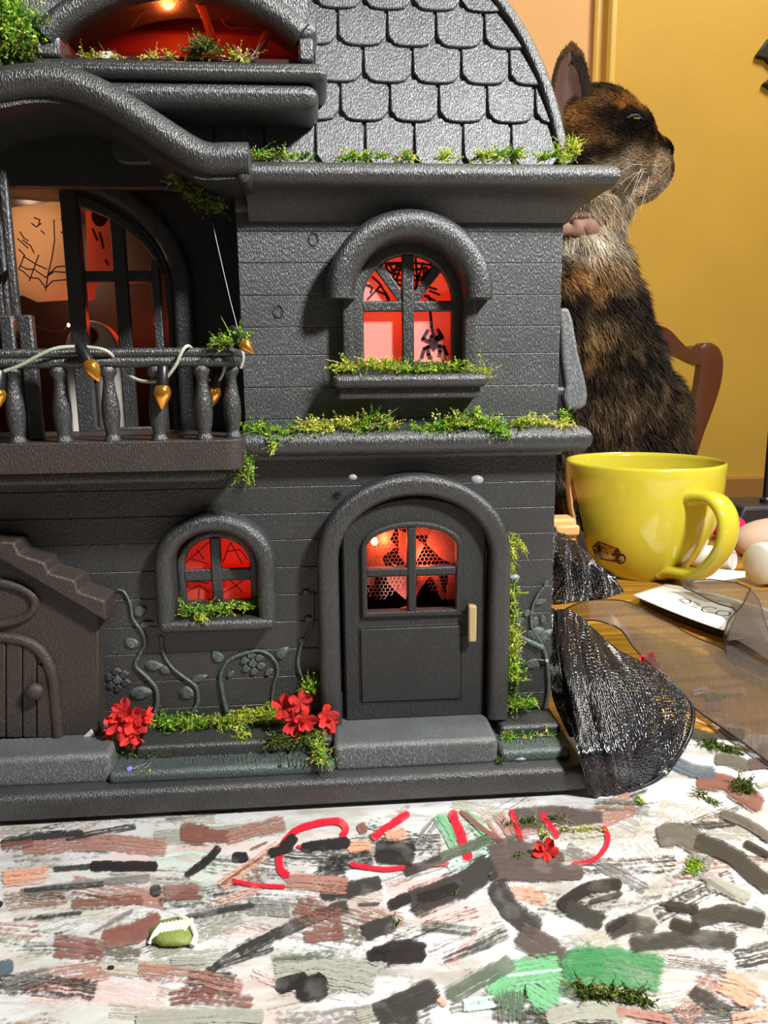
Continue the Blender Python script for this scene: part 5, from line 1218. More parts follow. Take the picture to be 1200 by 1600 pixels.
# ================================================================== red paper blossoms
def blossom(m_v, m_f, m_c, c, nrm, R_, seed, deep=1.0):
    rg = random.Random(seed); N = Vector(nrm).normalized(); U = N.orthogonal().normalized(); W2_ = N.cross(U); C0 = Vector([float(x) for x in c])
    for p in range(5):
        a = 2*math.pi*p/5+rg.uniform(-.25, .25); D = U*math.cos(a)+W2_*math.sin(a); T = N.cross(D)
        tilt = rg.uniform(.15, .75); L = R_*rg.uniform(.85, 1.15); i0 = len(m_v); cc = Vector((.74, .032, .030))*rg.uniform(.7, 1.25)
        rows, colsn = 5, 5
        for i in range(rows):
            u_ = i/(rows-1); wd = L*(.12+.62*math.sin(min(1, u_*1.05)*math.pi*.62))*(1 if u_ < .98 else .72)
            for j in range(colsn):
                s = -1+2*j/(colsn-1)
                h = L*tilt*u_*u_*.9+L*.16*math.sin(3*s+seed+p)*u_-abs(s)*0+L*.12*(1-s*s)*u_*-.6+rg.gauss(0, .05)*L*u_
                m_v.append(C0+D*(L*u_*(1-.14*s*s))+T*(s*wd*.5)+N*h); m_c.append(tuple(cc*(.55+.55*u_)+Vector((.05, .03, .02))*u_*rg.random()))
        for i in range(rows-1):
            for j in range(colsn-1): m_f.append((i0+i*colsn+j, i0+i*colsn+j+1, i0+(i+1)*colsn+j+1, i0+(i+1)*colsn+j))
def flowers(items, label, group, seed, name='blossom_bunch', cat='flowers'):
    c = items[0][0]; r_ = empty(name, (float(c[0]), float(c[1]), min(float(i[0][2]) for i in items)-.003), label, cat, group)
    for k, (c, nrm, R_) in enumerate(items):
        v, f, cl = [], [], []
        blossom(v, f, cl, c, nrm, R_, seed+k)
        o = mesh_obj('blossom', v, f, PETAL, r_, cols=cl)
        for p in o.data.polygons: p.use_smooth = True
    return r_
FB = lambda px, py, z: on(px, py, z)
Yb1 = -.014
flowers([(at(192, 1112, Yb1), (-.1, -1, .4), .0052), (at(213, 1126, Yb1-.002), (.3, -1, .2), .0052), (at(184, 1134, Yb1-.002), (-.3, -1, .1), .0052), (at(202, 1144, Yb1-.003), (.1, -1, .1), .0050), (at(210, 1155, Yb1-.002), (.2, -.6, -.5), .0036), (at(229, 1120, Yb1), (1, -.4, .3), .0036), (at(172, 1146, Yb1), (-.6, -.8, -.2), .0034)], 'red paper blossom bunch in the bed beside the brown porch', 'red blossom bunches', 100)
flowers([(at(445, 1106, Yb1), (-.2, -1, .3), .0056), (at(470, 1096, Yb1+.001), (.2, -1, .5), .0048), (at(458, 1128, Yb1-.002), (-.1, -1, 0), .0050), (at(476, 1124, Yb1-.002), (.2, -1, .1), .0050), (at(510, 1118, Yb1), (.5, -1, .1), .0046), (at(513, 1132, Yb1), (.4, -1, -.3), .0036)], 'red paper blossom bunch in the bed beside the front door', 'red blossom bunches', 140)
flowers([(on(853, 1330, .003), (-.3, -.6, .8), .0042), (on(856, 1326, .003), (.4, -.5, .6), .0034)], 'lone red paper blossom lying on the paper in front of the base', 'fallen red blossoms', 180, 'fallen_blossom')
flowers([(on(1012, 1036, .004), (-.3, -.6, .8), .0052), (on(1023, 1042, .003), (.5, -.6, .5), .0044)], 'red paper blossom on the bare wooden table behind the net bag', 'fallen red blossoms', 190, 'fallen_blossom')
#PART5
# ================================================================== black netting beside the house
NET, nt, b = new_mat('shiny_black_net_thread'); b.inputs['Base Color'].default_value = (.010, .010, .013, 1); b.inputs['Roughness'].default_value = .22; b.inputs['Specular IOR Level'].default_value = 1.0
def surf_grid(rows):
    """control rows of points -> function (u,v) by Catmull-Rom both ways"""
    G = np.array([[p for p in r_] for r_ in rows], float)
    def cr(P, t):
        n = len(P)-1; x = min(max(t, 0), 1)*n; i = min(int(x), n-1); s = x-i
        p0, p1, p2, p3 = P[max(i-1, 0)], P[i], P[i+1], P[min(i+2, n)]
        return .5*((2*p1)+(-p0+p2)*s+(2*p0-5*p1+4*p2-p3)*s*s+(-p0+3*p1-3*p2+p3)*s**3)
    return lambda u_, v_: cr(np.array([cr(r_, u_) for r_ in G]), v_)
def netting(rows, nu, nv, w, fold, seed, parent, name, push=0.0, su=46, sv=60, floor=.0011):
    S_ = surf_grid(rows); M_ = 40
    tab = np.array([[S_(i/M_, j/M_) for i in range(M_+1)] for j in range(M_+1)])
    def Q(u_, v_):
        x = min(max(u_, 0), 1)*M_; y = min(max(v_, 0), 1)*M_; i = min(int(x), M_-1); j = min(int(y), M_-1); a = x-i; c = y-j
        p = tab[j, i]*(1-a)*(1-c)+tab[j, i+1]*a*(1-c)+tab[j+1, i]*(1-a)*c+tab[j+1, i+1]*a*c
        d = mnoise.noise(Vector((u_*7, v_*1.6, seed)))*fold+math.sin(u_*26+v_*4+seed)*fold*.35
        p = p+np.array((0, -d+push, d*.35)); 
        p[2] = max(p[2], floor)
        return p
    m = MB(); rg = random.Random(seed)
    def ribbon(pts, ww):
        P = [Vector(p) for p in pts]; v = []; f = []
        for i, p in enumerate(P):
            t = (P[min(i+1, len(P)-1)]-P[max(i-1, 0)]); 
            if t.length < 1e-9: t = Vector((0, 0, 1))
            view = Vector((.3, -1, .35)); sd = t.cross(view); sd = sd.normalized()*ww/2 if sd.length > 1e-9 else Vector((ww/2, 0, 0))
            up = Vector((0, -1, .3)).normalized()*ww*.35
            v += [p-sd, p+up, p+sd]
        for i in range(len(P)-1): f += [(i*3, i*3+1, i*3+4, i*3+3), (i*3+1, i*3+2, i*3+5, i*3+4)]
        m.add(v, f)
    for k in range(nu):
        u_ = k/(nu-1); ph = rg.uniform(0, 6)
        ribbon([Q(u_+.004*math.sin(j*1.9+ph), j/sv)+np.array((0, -.00025*math.sin(j*math.pi*.9+k*math.pi), 0)) for j in range(sv+1)], w)
    for k in range(nv):
        v_ = k/(nv-1)
        ribbon([Q(i/su, v_+.004*math.sin(i*1.3+k))+np.array((0, .00025*math.sin(i*math.pi*.9+k*math.pi), 0)) for i in range(su+1)], w*1.15)
    o = m.build(name, NET, parent, smooth=60); o['kind'] = 'stuff'; return o
def hem(rows_pts, r_, parent, name='hem'):
    m = MB(); m.tube(catmull(rows_pts, 6), r_, 7); return m.build(name, NET, parent, smooth=60)
A = lambda lst: [at(px, py, Y) for px, py, Y in lst]
rowsb_shift = np.array((.0006, 0, 0))
bag = empty('net_bag', on(985, 1215, 0), 'shiny black open net bag slumped against the base corner of the house', 'net bag')
rowsb = [A([(866, 955, .045), (888, 960, .040), (915, 978, .035), (940, 1004, .035), (965, 1036, .040)]),
         A([(872, 1025, .012), (898, 1030, .006), (940, 1036, .006), (990, 1046, .016), (1040, 1064, .028)]),
         A([(886, 1105, -.012), (920, 1105, -.018), (970, 1106, -.016), (1030, 1104, -.002), (1078, 1102, .014)]),
         A([(906, 1178, -.0370), (945, 1182, -.0385), (990, 1183, -.032), (1042, 1166, -.012), (1079, 1138, .002)]),
         A([(924, 1247, -.0335), (958, 1243, -.033), (1002, 1230, -.029), (1040, 1206, -.021), (1066, 1168, -.008)])]
rowsb = [[p+rowsb_shift for p in r_] for r_ in rowsb]
netting(rowsb, 60, 52, .00052, .0034, 3, bag, 'net_front')
rowsk = [[p+np.array((0.0006, .0025*k_, .001)) for k_, p in enumerate(r_)] for r_ in rowsb]
netting(rowsk, 56, 46, .00060, .0036, 8, bag, 'net_back')
rowsm = [[p+np.array((.0004, .0014*k_, .0005)) for k_, p in enumerate(r_[:4])] for r_ in rowsb]
netting(rowsm, 60, 60, .00075, .0040, 21, bag, 'net_fold')
# gathered dense bundle along the house side
bun = [A([(864, 958, .044), (880, 960, .040), (900, 970, .036)]), A([(870, 1030, .010), (886, 1032, .004), (904, 1036, .004)]), A([(884, 1110, -.014), (904, 1110, -.022), (926, 1112, -.020)]), A([(902, 1180, -.0375), (924, 1184, -.0390), (946, 1184, -.0375)]), A([(922, 1246, -.034), (940, 1244, -.034), (960, 1242, -.033)])]
bun = [[p+rowsb_shift for p in r_] for r_ in bun]
netting(bun, 26, 70, .0006, .0012, 5, bag, 'net_bundle', su=20, sv=70)
fil = [A([(861, 950, .060), (880, 958, .054), (902, 966, .050)]), A([(860, 1035, .040), (880, 1036, .034), (906, 1040, .030)]), A([(864, 1090, .030), (886, 1092, .022), (912, 1094, .016)]), A([(890, 1150, .0015), (902, 1150, .000), (918, 1152, -.002)])]
netting(fil, 30, 50, .0009, .0012, 6, bag, 'net_fold', su=20, sv=50)
hem([p for p in A([(922, 1248, -.0338), (958, 1244, -.0334), (1002, 1231, -.0295), (1040, 1207, -.0215), (1068, 1168, -.008), (1081, 1136, .002), (1080, 1102, .014), (1042, 1063, .028), (990, 1043, .034)])], .0009, bag)
fab = empty('net_fabric', on(905, 935, 0), 'crumpled black net fabric heap between the house wall and the yellow mug', 'net fabric')
rowsf = [A([(858, 818, .135), (880, 836, .13), (905, 852, .125), (930, 880, .12)]), A([(858, 860, .12), (890, 868, .11), (925, 882, .108), (952, 896, .11)]), A([(860, 900, .105), (895, 900, .095), (935, 896, .095), (962, 904, .10)]), A([(862, 945, .085), (900, 940, .080), (945, 934, .080), (975, 922, .09)])]
netting(rowsf, 46, 46, .00060, .0075, 12, fab, 'net_front')
netting([[p+np.array((0, .008, 0)) for p in r_] for r_ in rowsf], 44, 44, .0008, .004, 15, fab, 'net_back')
wl = empty('wooden_peg', on(868, 838, 0), 'pale wooden peg end poking out between house wall and mug', 'peg')
PEGW = plain('pale_peg_wood', (.62, .36, .13), .5, var=.15, bscale=150)
p = at(872, 805, .20); m = MB(); m.box(float(p[0])-.020, float(p[0])+.012, .196, .214, float(p[2])-.030, float(p[2])-.002); m.build('body', PEGW, wl, bevel=.002); m = MB(); m.box(float(p[0])-.004, float(p[0])+.013, .192, .210, float(p[2])-.013, float(p[2])-.006); m.build('jaw', PEGW, wl, bevel=.0015)

# ================================================================== sheer ribbon
ORG, nt, b = new_mat('sheer_black_organza')
b.inputs['Base Color'].default_value = (.075, .066, .066, 1); b.inputs['Roughness'].default_value = .30; b.inputs['Specular IOR Level'].default_value = .9
uv = nd(nt, 'ShaderNodeUVMap', uv_map='uv'); wv = nd(nt, 'ShaderNodeMapping'); wv.inputs['Scale'].default_value = (900, 260, 1); nt.links.new(uv.outputs[0], wv.inputs[0])
no = nd(nt, 'ShaderNodeTexNoise'); no.inputs['Scale'].default_value = 1; no.inputs['Detail'].default_value = 3; nt.links.new(wv.outputs[0], no.inputs['Vector'])
mr = nd(nt, 'ShaderNodeMapRange'); mr.inputs[1].default_value = .3; mr.inputs[2].default_value = .7; mr.inputs[3].default_value = .48; mr.inputs[4].default_value = .80; nt.links.new(no.outputs[0], mr.inputs[0]); nt.links.new(mr.outputs[0], b.inputs['Alpha'])
bp = nd(nt, 'ShaderNodeBump'); bp.inputs['Strength'].default_value = .5; bp.inputs['Distance'].default_value = .0005; nt.links.new(no.outputs[0], bp.inputs['Height']); nt.links.new(bp.outputs[0], b.inputs['Normal'])
WIREB = plain('black_wired_selvedge', (.015, .013, .013), .45)
def ribbon_sheet(up, lo, parent, name, wavy=.0012, nv=9, seed=0, edges=(1, 1)):
    U_ = [np.array(p) for p in catmull(up, 8)]; L_ = [np.array(p) for p in catmull(lo, 8)]
    n_ = min(len(U_), len(L_)); v = []; uvs = []; f = []
    for i in range(n_):
        for j in range(nv):
            t = j/(nv-1); p = U_[i]*(1-t)+L_[i]*t
            p = p+np.array((0, 0, wavy*(math.sin(t*math.pi)*.8+.5*mnoise.noise(Vector((i*.15, t*3, seed))))))
            p[2] = max(p[2], .0012); v.append(p); uvs.append((i*.004, t*.02))
    for i in range(n_-1):
        for j in range(nv-1): f.append((i*nv+j, i*nv+j+1, (i+1)*nv+j+1, (i+1)*nv+j))
    o = mesh_obj(name, v, f, ORG, parent, smooth=80, uvs=uvs)
    for e, j in ((edges[0], 0), (edges[1], nv-1)):
        if e: m = MB(); m.tube([v[i*nv+j] for i in range(n_)], .00045*e, 6); m.build('selvedge', WIREB, parent, smooth=60)
    return o
O3 = lambda lst: [on(a, c, z) for a, c, z in lst]
rib = empty('sheer_ribbon', on(1080, 1040, 0), 'sheer black organza ribbon running over the table edge of the paper', 'ribbon')
ribbon_sheet(O3([(862, 968, .030), (890, 948, .032), (930, 936, .028), (980, 942, .020), (1015, 958, .014), (1065, 984, .010), (1135, 1016, .008), (1235, 1066, .006)]),
             O3([(866, 1000, .022), (895, 974, .024), (935, 970, .018), (970, 986, .012), (1000, 1022, .007), (1060, 1082, .004), (1130, 1140, .003), (1225, 1208, .003)]), rib, 'band', .0030, 11, 2)
rib2 = empty('sheer_ribbon', on(1165, 1000, 0), 'sheer black ribbon loop lying over the white lettered card', 'ribbon')
ribbon_sheet(O3([(1062, 908, .018), (1100, 906, .019), (1140, 909, .019), (1168, 918, .018), (1186, 940, .016), (1196, 972, .014), (1204, 1000, .014)]),
             O3([(1068, 918, .013), (1095, 930, .014), (1122, 944, .015), (1146, 950, .016), (1150, 962, .016), (1140, 985, .016), (1136, 1002, .014)]), rib2, 'loop', .0016, 9, 4)
ribbon_sheet(O3([(1173, 919, .020), (1160, 945, .0205), (1140, 968, .019), (1132, 990, .015)]),
             O3([(1260, 940, .016), (1240, 975, .014), (1225, 1010, .012), (1215, 1040, .010)]), rib2, 'loop', .001, 8, 6)
ribbon_sheet(O3([(1131, 985, .015), (1132, 1005, .010), (1136, 1025, .007), (1150, 1040, .006)]),
             O3([(1260, 1015, .012), (1250, 1040, .008), (1245, 1065, .006), (1240, 1085, .005)]), rib2, 'tail', .001, 8, 7, (1, 0))

# ================================================================== lettered card
CARD = plain('white_card', (.84, .83, .79), .45); CINK = plain('black_card_ink', (.02, .02, .02), .5); CGREY = plain('grey_printed_picture', (.42, .38, .34), .5, var=.4, bscale=60)
zc = lambda s: .0075-.0015*math.cos(s*math.pi)           # a gentle curl
card = empty('lettered_card', on(1090, 960, 0), 'curled white card with thin black lettering, partly under the ribbon loop', 'card')
fr = [(988, 929), (1040, 951), (1100, 974), (1160, 993), (1240, 1013)]; bk = [(1040, 912), (1092, 921), (1150, 936), (1205, 952), (1275, 972)]
Fp = catmull(fr, 5); Bp = catmull(bk, 5); v = []; f = []; n_ = len(Fp)
for i in range(n_):
    for j in range(7):
        t = j/6; p = Fp[i]*(1-t)+Bp[i]*t; z = .0100-.004*t-.0010*math.sin(i/(n_-1)*math.pi); v.append(on(p[0], p[1], z))
def card_z(px, py):
    best = min(range(n_*7), key=lambda k: (proj(v[k])[0]-px)**2+(proj(v[k])[1]-py)**2); return v[best][2]
for i in range(n_-1):
    for j in range(6): f.append((i*7+j, i*7+j+1, (i+1)*7+j+1, (i+1)*7+j))
o = mesh_obj('sheet', v, f, CARD, card, smooth=60); md = o.modifiers.new('thick', 'SOLIDIFY'); md.thickness = .0006; md.offset = -1
# black backing under the card, reaching past its front edge
pad = []; m = MB()
ff = [on(a+4, c+13, .0008) for a, c in [(995, 926)]+fr[1:]]; bb = [on(a, c+18, .0008) for a, c in bk]
m.plan([(float(p[0]), float(p[1])) for p in ff]+[(float(p[0]), float(p[1])) for p in bb[::-1]], .0006, .0036); bko = m.build('slab', BLACKP, card); bko['label'] = 'black backing under the card'
def on_card(px, py):
    return on(px, py, card_z(px, py)+.00035)
def lett(lines, w=1.25):
    m = MB()
    for L in lines:
        P = [Vector([float(c) for c in on_card(a, c_)]) for a, c_ in (catmull(L, 5) if len(L) > 2 else L)]
        for a, c_ in zip(P[:-1], P[1:]):
            d = c_-a
            if d.length < 1e-7: continue
            n2_ = Vector((-d.y, d.x, 0)).normalized()*.00030*w; d2 = d.normalized()*.00015
            m.add([a-n2_-d2, c_-n2_+d2, c_+n2_+d2, a+n2_-d2], [(0, 1, 2, 3)])
    return m.build('lettering', CINK, card)
qc = lambda pts: [(1000+x/5.715, 900+y/5.715) for x, y in pts]
lett([qc([(350, 213), (398, 234)]), qc([(350, 213), (380, 203), (425, 206), (452, 222), (446, 240), (418, 246), (372, 240)])])          # D
lett([qc([(486, 234), (538, 250)]), qc([(472, 250), (524, 266)]), qc([(458, 264), (512, 284)])])                        # E
lett([qc([(684, 290), (640, 276), (590, 276), (556, 290), (560, 308), (600, 322), (654, 326)])])                        # C
lett([qc([(690, 318), (720, 308), (770, 312), (806, 326), (800, 344), (760, 352), (710, 346), (678, 332), (690, 318)])])  # O
m = MB(); cp = [(1034, 914), (1060, 921), (1090, 936), (1104, 940), (1140, 940), (1149, 958), (1200, 968), (1230, 965), (1150, 938), (1090, 922)]
m.add([tuple(on_card(a, c)-np.array((0, 0, .0002))) for a, c in cp], [tuple(range(len(cp)))]); o = m.build('printed_picture', CGREY, card); o['label'] = 'grey printed picture on the card'

# ================================================================== mug
MUG, nt, b = new_mat('yellow_glazed_ceramic'); b.inputs['Base Color'].default_value = (.62, .53, .045, 1); b.inputs['Roughness'].default_value = .12; b.inputs['Coat Weight'].default_value = .5; b.inputs['Coat Roughness'].default_value = .05
mc = at(1004, 742, .2900); mz = .0925
mx_, my_ = float(mc[0]), .2900
Rm = (X(1120, 745, my_)-X(888, 745, my_))/2; mx_ = (X(1120, 745, my_)+X(888, 745, my_))/2
mug = empty('yellow_mug', (mx_, my_, 0), 'big yellow ceramic mug with a printed cart standing behind the black netting', 'mug')
k = mz
prof = [(0, 0.0018), (.42*Rm, .0018), (.44*Rm, 0), (.50*Rm, .0002), (.56*Rm, .004), (.665*Rm, .13*k), (.76*Rm, .22*k), (.85*Rm, .34*k), (.915*Rm, .46*k), (.96*Rm, .60*k), (.985*Rm, .75*k), (.995*Rm, .90*k), (Rm, .975*k), (.993*Rm, .993*k), (.975*Rm, k), (.955*Rm, .99*k), (.945*Rm, .96*k), (.94*Rm, .80*k), (.90*Rm, .50*k), (.78*Rm, .25*k), (.55*Rm, .09*k), (0, .07*k)]
m = MB(); m.lathe([(max(a, .00005), c) for a, c in prof], (mx_, my_, 0), n=72, cap=False); body = m.build('body', MUG, mug, smooth=50)
ha = math.radians(-75); HD = Vector((math.cos(ha), math.sin(ha), 0)); HT = Vector((-math.sin(ha), math.cos(ha), 0))
def mr_(z):
    zz = [c for a, c in prof[3:14]]; rr = [a for a, c in prof[3:14]]
    return float(np.interp(z, zz, rr))
hp = [(mr_(.76*k)-.002, .76*k), (mr_(.78*k)+.010, .785*k), (Rm+.020, .770*k), (Rm+.029, .68*k), (Rm+.031, .54*k), (Rm+.027, .40*k), (Rm+.017, .26*k), (Rm+.004, .15*k), (mr_(.10*k)+.004, .11*k), (mr_(.09*k)-.003, .09*k)]
hp = catmull(hp, 5); m = MB(); v = []; f = []
nn_ = len(hp); ns_ = 14
for i, (r0_, z_) in enumerate(hp):
    a = hp[max(i-1, 0)]; c = hp[min(i+1, nn_-1)]; t = Vector((c[0]-a[0], c[1]-a[1])).normalized(); n2_ = Vector((-t.y, t.x)); u_ = i/(nn_-1)
    wd = .0085+.0035*(2*abs(u_-.5))**3; th = .0042+.0022*(2*abs(u_-.5))**4
    for j in range(ns_):
        q_ = 2*math.pi*j/ns_; o_ = math.copysign(abs(math.cos(q_))**.8, math.cos(q_))*wd; e_ = math.copysign(abs(math.sin(q_))**.8, math.sin(q_))*th
        rr = r0_+n2_.x*e_; P_ = Vector((mx_, my_, 0))+HD*rr+HT*o_; v.append((P_.x, P_.y, z_+n2_.y*e_))
for i in range(nn_-1):
    for j in range(ns_): f.append((i*ns_+j, i*ns_+(j+1) % ns_, (i+1)*ns_+(j+1) % ns_, (i+1)*ns_+j))
m.add(v, f); m.build('handle', MUG, mug, smooth=60)
# the print: flat shapes laid on the glaze, found where the ray meets the mug
def on_mug(px, py):
    d = ray(px, py); best = None
    lo_, hi_ = .40, .70
    for s in np.linspace(.40, .60, 400):
        P_ = CAM+d*s; r_ = math.hypot(P_[0]-mx_, P_[1]-my_)
        if r_ <= mr_(max(P_[2], 0))+.00025 and P_[2] > 0: return P_
    return CAM+d*.56
def decal(pts, col, name='print', order=0):
    m = MB(); c = np.mean(np.array(pts, float), axis=0); v = [on_mug(*c)]; ring = []
    P_ = []
    for a, b_2 in zip(pts, pts[1:]+pts[:1]):
        for s in (0, .34, .67): P_.append((a[0]+(b_2[0]-a[0])*s, a[1]+(b_2[1]-a[1])*s))
    n_ = len(P_); v += [on_mug(c[0]+(p[0]-c[0])*.5, c[1]+(p[1]-c[1])*.5) for p in P_]+[on_mug(*p) for p in P_]
    out = Vector((-.3, -1, .1))*(.0001+.00006*order); v = [tuple(Vector([float(x) for x in q_])+out) for q_ in v]
    f = [(0, 1+i, 1+(i+1) % n_) for i in range(n_)]+[(1+i, 1+n_+i, 1+n_+(i+1) % n_, 1+(i+1) % n_) for i in range(n_)]
    m.add(v, f); o = m.build(name, plain('print_'+name, col, .15), body, smooth=80); return o
qm = lambda pts: [(860+x/8, 820+y/8) for x, y in pts]
decal(qm([(515, 270), (600, 205), (850, 295), (880, 350), (820, 470), (560, 420)]), (.05, .016, .010), 'cart_outline', 0)
decal(qm([(545, 320), (770, 380), (775, 440), (600, 410)]), (.62, .52, .36), 'cart_side', 1)
decal(qm([(615, 225), (815, 290), (775, 365), (640, 325)]), (.50, .22, .05), 'cart_inside', 2)
decal([(860+(875+70*math.cos(t))/8, 820+(425+68*math.sin(t))/8) for t in [2*math.pi*i/12 for i in range(12)]], (.035, .012, .012), 'wheel', 3)
decal([(860+(888+36*math.cos(t))/8, 820+(432+42*math.sin(t))/8) for t in [2*math.pi*i/10 for i in range(10)]], (.72, .62, .48), 'wheel_hub', 4)
decal([(898, 770), (904, 792), (912, 830), (919, 866), (914, 872), (906, 856), (899, 830), (895, 800)], (.03, .022, .02), 'dark_stripe', 0)
decal([(893, 745), (900, 775), (903, 800), (898, 815), (893, 795), (890, 765)], (.45, .22, .12), 'brown_stripe', 1)

# ================================================================== things beyond the mug
WHT = plain('white_bottle_plastic', (.82, .82, .79), .3); 
def lying(cx, cy, Y, L, prof, axis, label, name, cat, mat=WHT, extra=None):
    p = at(cx, cy, Y); r_ = empty(name, p, label, cat)
    m = MB(); m.lathe(prof, p, axis=axis, n=28); m.build('body', mat, r_, smooth=40); return r_, p
zr_ = .0085
p = on(1133, 893, 0); c = Vector((float(p[0]), float(p[1])+.004, .0098)); ax = Vector((.62, -.75, .05)).normalized()
tube_ = empty('small_white_bottle', (c.x, c.y, 0), 'small white bottle lying with its round cap toward the viewer beside the mug handle', 'bottle')
m = MB(); m.lathe([(.0005, -.030), (.0085, -.028), (.0098, -.022), (.0098, -.004), (.0090, -.0005)], c, axis=ax, n=28); m.build('body', WHT, tube_, smooth=40)
m = MB(); m.lathe([(.0090, 0), (.0092, .002), (.0088, .0075), (.0078, .0082), (.0070, .0074), (.0001, .0072)], c+Vector((0, 0, -.0008)), axis=ax, n=28); m.build('cap', WHT, tube_, smooth=40)
p = on(1190, 922, 0); c = Vector((float(p[0])+.004, float(p[1])+.010, .0178)); ax = Vector((1, .28, 0)).normalized()
jar = empty('white_paint_bottle', (c.x, c.y, 0), 'large white bottle lying on its side at the picture edge behind the card', 'bottle')
m = MB(); m.lathe([(.0172, .012), (.0178, .014), (.0178, .085), (.0165, .09)], c, axis=ax, n=36); m.build('body', WHT, jar, smooth=40)
m = MB(); m.lathe([(.0001, -.004), (.0135, -.004), (.0155, -.0025), (.0160, .002), (.0160, .0115), (.0150, .012)], c, axis=ax, n=36); m.build('cap', WHT, jar, smooth=40)
ST = plain('pale_plastic_strip', (.62, .63, .58), .35)
m = MB(); q_ = [on(a, c_, z) for a, c_, z in [(1062, 905, .004), (1075, 893, .010), (1100, 887, .012), (1165, 893, .010), (1164, 902, .006), (1130, 907, .004), (1085, 909, .002)]]; n_ = len(q_)
m.add(q_+[tuple(np.array(x)+np.array((0, .0015, -.0008))) for x in q_], [tuple(range(n_)), tuple(range(2*n_-1, n_-1, -1))]+[(i, i+n_, (i+1) % n_+n_, (i+1) % n_) for i in range(n_)]); tag(m.build('plastic_strip', ST), 'flat pale plastic strip lying in front of the small white bottle', 'strip')
SP_ = plain('beige_sponge', (.66, .46, .33), .8, bump=.4, bscale=400)
p = on(1200, 895, 0); pc = at(1195, 865, float(p[1])+.055); m = MB(); m.sphere((float(pc[0])+.012, float(pc[1]), .014), .036, 28, 16, (1.15, .7, .55)); tag(m.build('sponge', SP_, None, smooth=60), 'round beige sponge behind the two white bottles', 'sponge')
PK_ = plain('hot_pink_felt', (.80, .012, .14), .8, bump=.6, bscale=700)
p = at(1143, 840, .395); pp = empty('pink_pompom', (float(p[0]), .395, 0), 'hot pink felt piece between the mug handle and the black case', 'felt')
m = MB(); m.sphere((float(p[0])-.004, .395, .0125), .0125, 22, 14, (1.35, 1, 1)); m.build('body', PK_, pp, smooth=60); m = MB(); m.sphere((float(p[0])+.014, .393, .010), .006, 14, 10, (1.3, 1, 1)); m.build('tip', PK_, pp, smooth=60)
CASE = plain('matte_black_case', (.022, .023, .025), .5)
yc_ = .43; a = at(1153, 792, yc_); c_ = at(1260, 838, yc_)
case = empty('black_case', (float(a[0])+.04, yc_+.03, 0), 'matte black case with an upright post behind the pink felt', 'case')
m = MB(); zt_ = float(a[2]); m.prism([(float(a[0]), .006), (float(a[0])+.001, zt_*.5), (float(a[0])+.006, zt_), (float(a[0])+.11, zt_), (float(a[0])+.11, .006)], yc_, yc_+.06); m.build('body', CASE, case, bevel=.004, seg=3)
m = MB(); m.box(float(a[0])+.005, float(a[0])+.105, yc_+.005, yc_+.055, 0, .007); m.build('foot', BLACKP, case, bevel=.001)
px_ = X(1198, 740, yc_+.02); m = MB(); m.lathe([(.006, zt_-.001), (.006, zt_+.004), (.0035, zt_+.006), (.0035, Z(1198, 640, yc_+.02)), (.001, Z(1198, 632, yc_+.02))], (px_+.0015, yc_+.02, 0), n=16); m.build('post', BLACKP, case, smooth=40)
# dark ornament on the yellow wall, mostly outside the frame
ORN = plain('dark_brown_ornament', (.018, .012, .007), .4)
yo = WY-.010; m = MB()
m.prism(XZ([(1182, 86), (1201, 60), (1235, 40), (1262, 70), (1256, 110), (1230, 116), (1204, 98), (1197, 91), (1190, 90)], yo), yo, WY); m.prism(XZ([(1193, 130), (1204, 121), (1226, 116), (1236, 132), (1216, 142), (1203, 137)], yo), yo, WY)
m.prism(XZ([(1224, 112), (1238, 112), (1236, 124), (1224, 124)], yo+.002), yo+.002, WY); tag(m.build('wall_ornament', ORN, bevel=.002), 'dark pointed ornament fixed on the yellow wall at the picture edge', 'ornament')

# ================================================================== chair
CH = plain('reddish_brown_chair_wood', (.115, .038, .015), .32, var=.25, bscale=60, stretch=(1, 1, .3))
yk = .76
chair = empty('wooden_chair', (float(at(960, 700, yk)[0]), yk, -.74), 'reddish brown wooden chair with curved back behind the cat', 'chair')
ccx = float(at(915, 640, yk)[0])
stile = [(1100, 536, 0), (1108, 560, 0), (1104, 600, .004), (1092, 645, .006), (1078, 690, .004), (1062, 740, 0), (1052, 800, -.01)]
def mir(p): return np.array((2*ccx-p[0], p[1], p[2]))
SPt = [at(a, c, yk+d) for a, c, d in stile]; zlow = -.74
SPt.append(np.array((SPt[-1][0]-.004, yk-.01, -.30))); SPt.append(np.array((SPt[-1][0]+.004, yk+.02, zlow)))
for mm in (0, 1):
    pts = [mir(p) if mm else p for p in catmull(SPt, 6)]
    m = MB(); v = []; f = []
    for i, p in enumerate(pts):
        u_ = i/(len(pts)-1); w_ = (.0125+.004*math.sin(min(1, u_*2.2)*math.pi))*(.45 if i == 0 else .75 if i == 1 else .92 if i == 2 else 1); 
        for dx, dy in ((-1, -.8), (-.6, -1), (.6, -1), (1, -.8), (1, .8), (.6, 1), (-.6, 1), (-1, .8)): v.append((p[0]+dx*w_, p[1]+dy*.011, p[2]))
    for i in range(len(pts)-1):
        for j in range(8): f.append((i*8+j, i*8+(j+1) % 8, (i+1)*8+(j+1) % 8, (i+1)*8+j))
    f += [tuple(range(8)), tuple((len(pts)-1)*8+j for j in range(7, -1, -1))]
    m.add(v, f); m.build('stile', CH, chair, smooth=50)
tp = [(1092, 545), (1082, 540), (1074, 546), (1060, 534), (1045, 518), (1030, 510), (1010, 509), (970, 516), (915, 520)]
bt_ = [(1092, 572), (1078, 566), (1066, 560), (1055, 556), (1042, 556), (1030, 560), (1010, 566), (970, 570), (915, 572)]
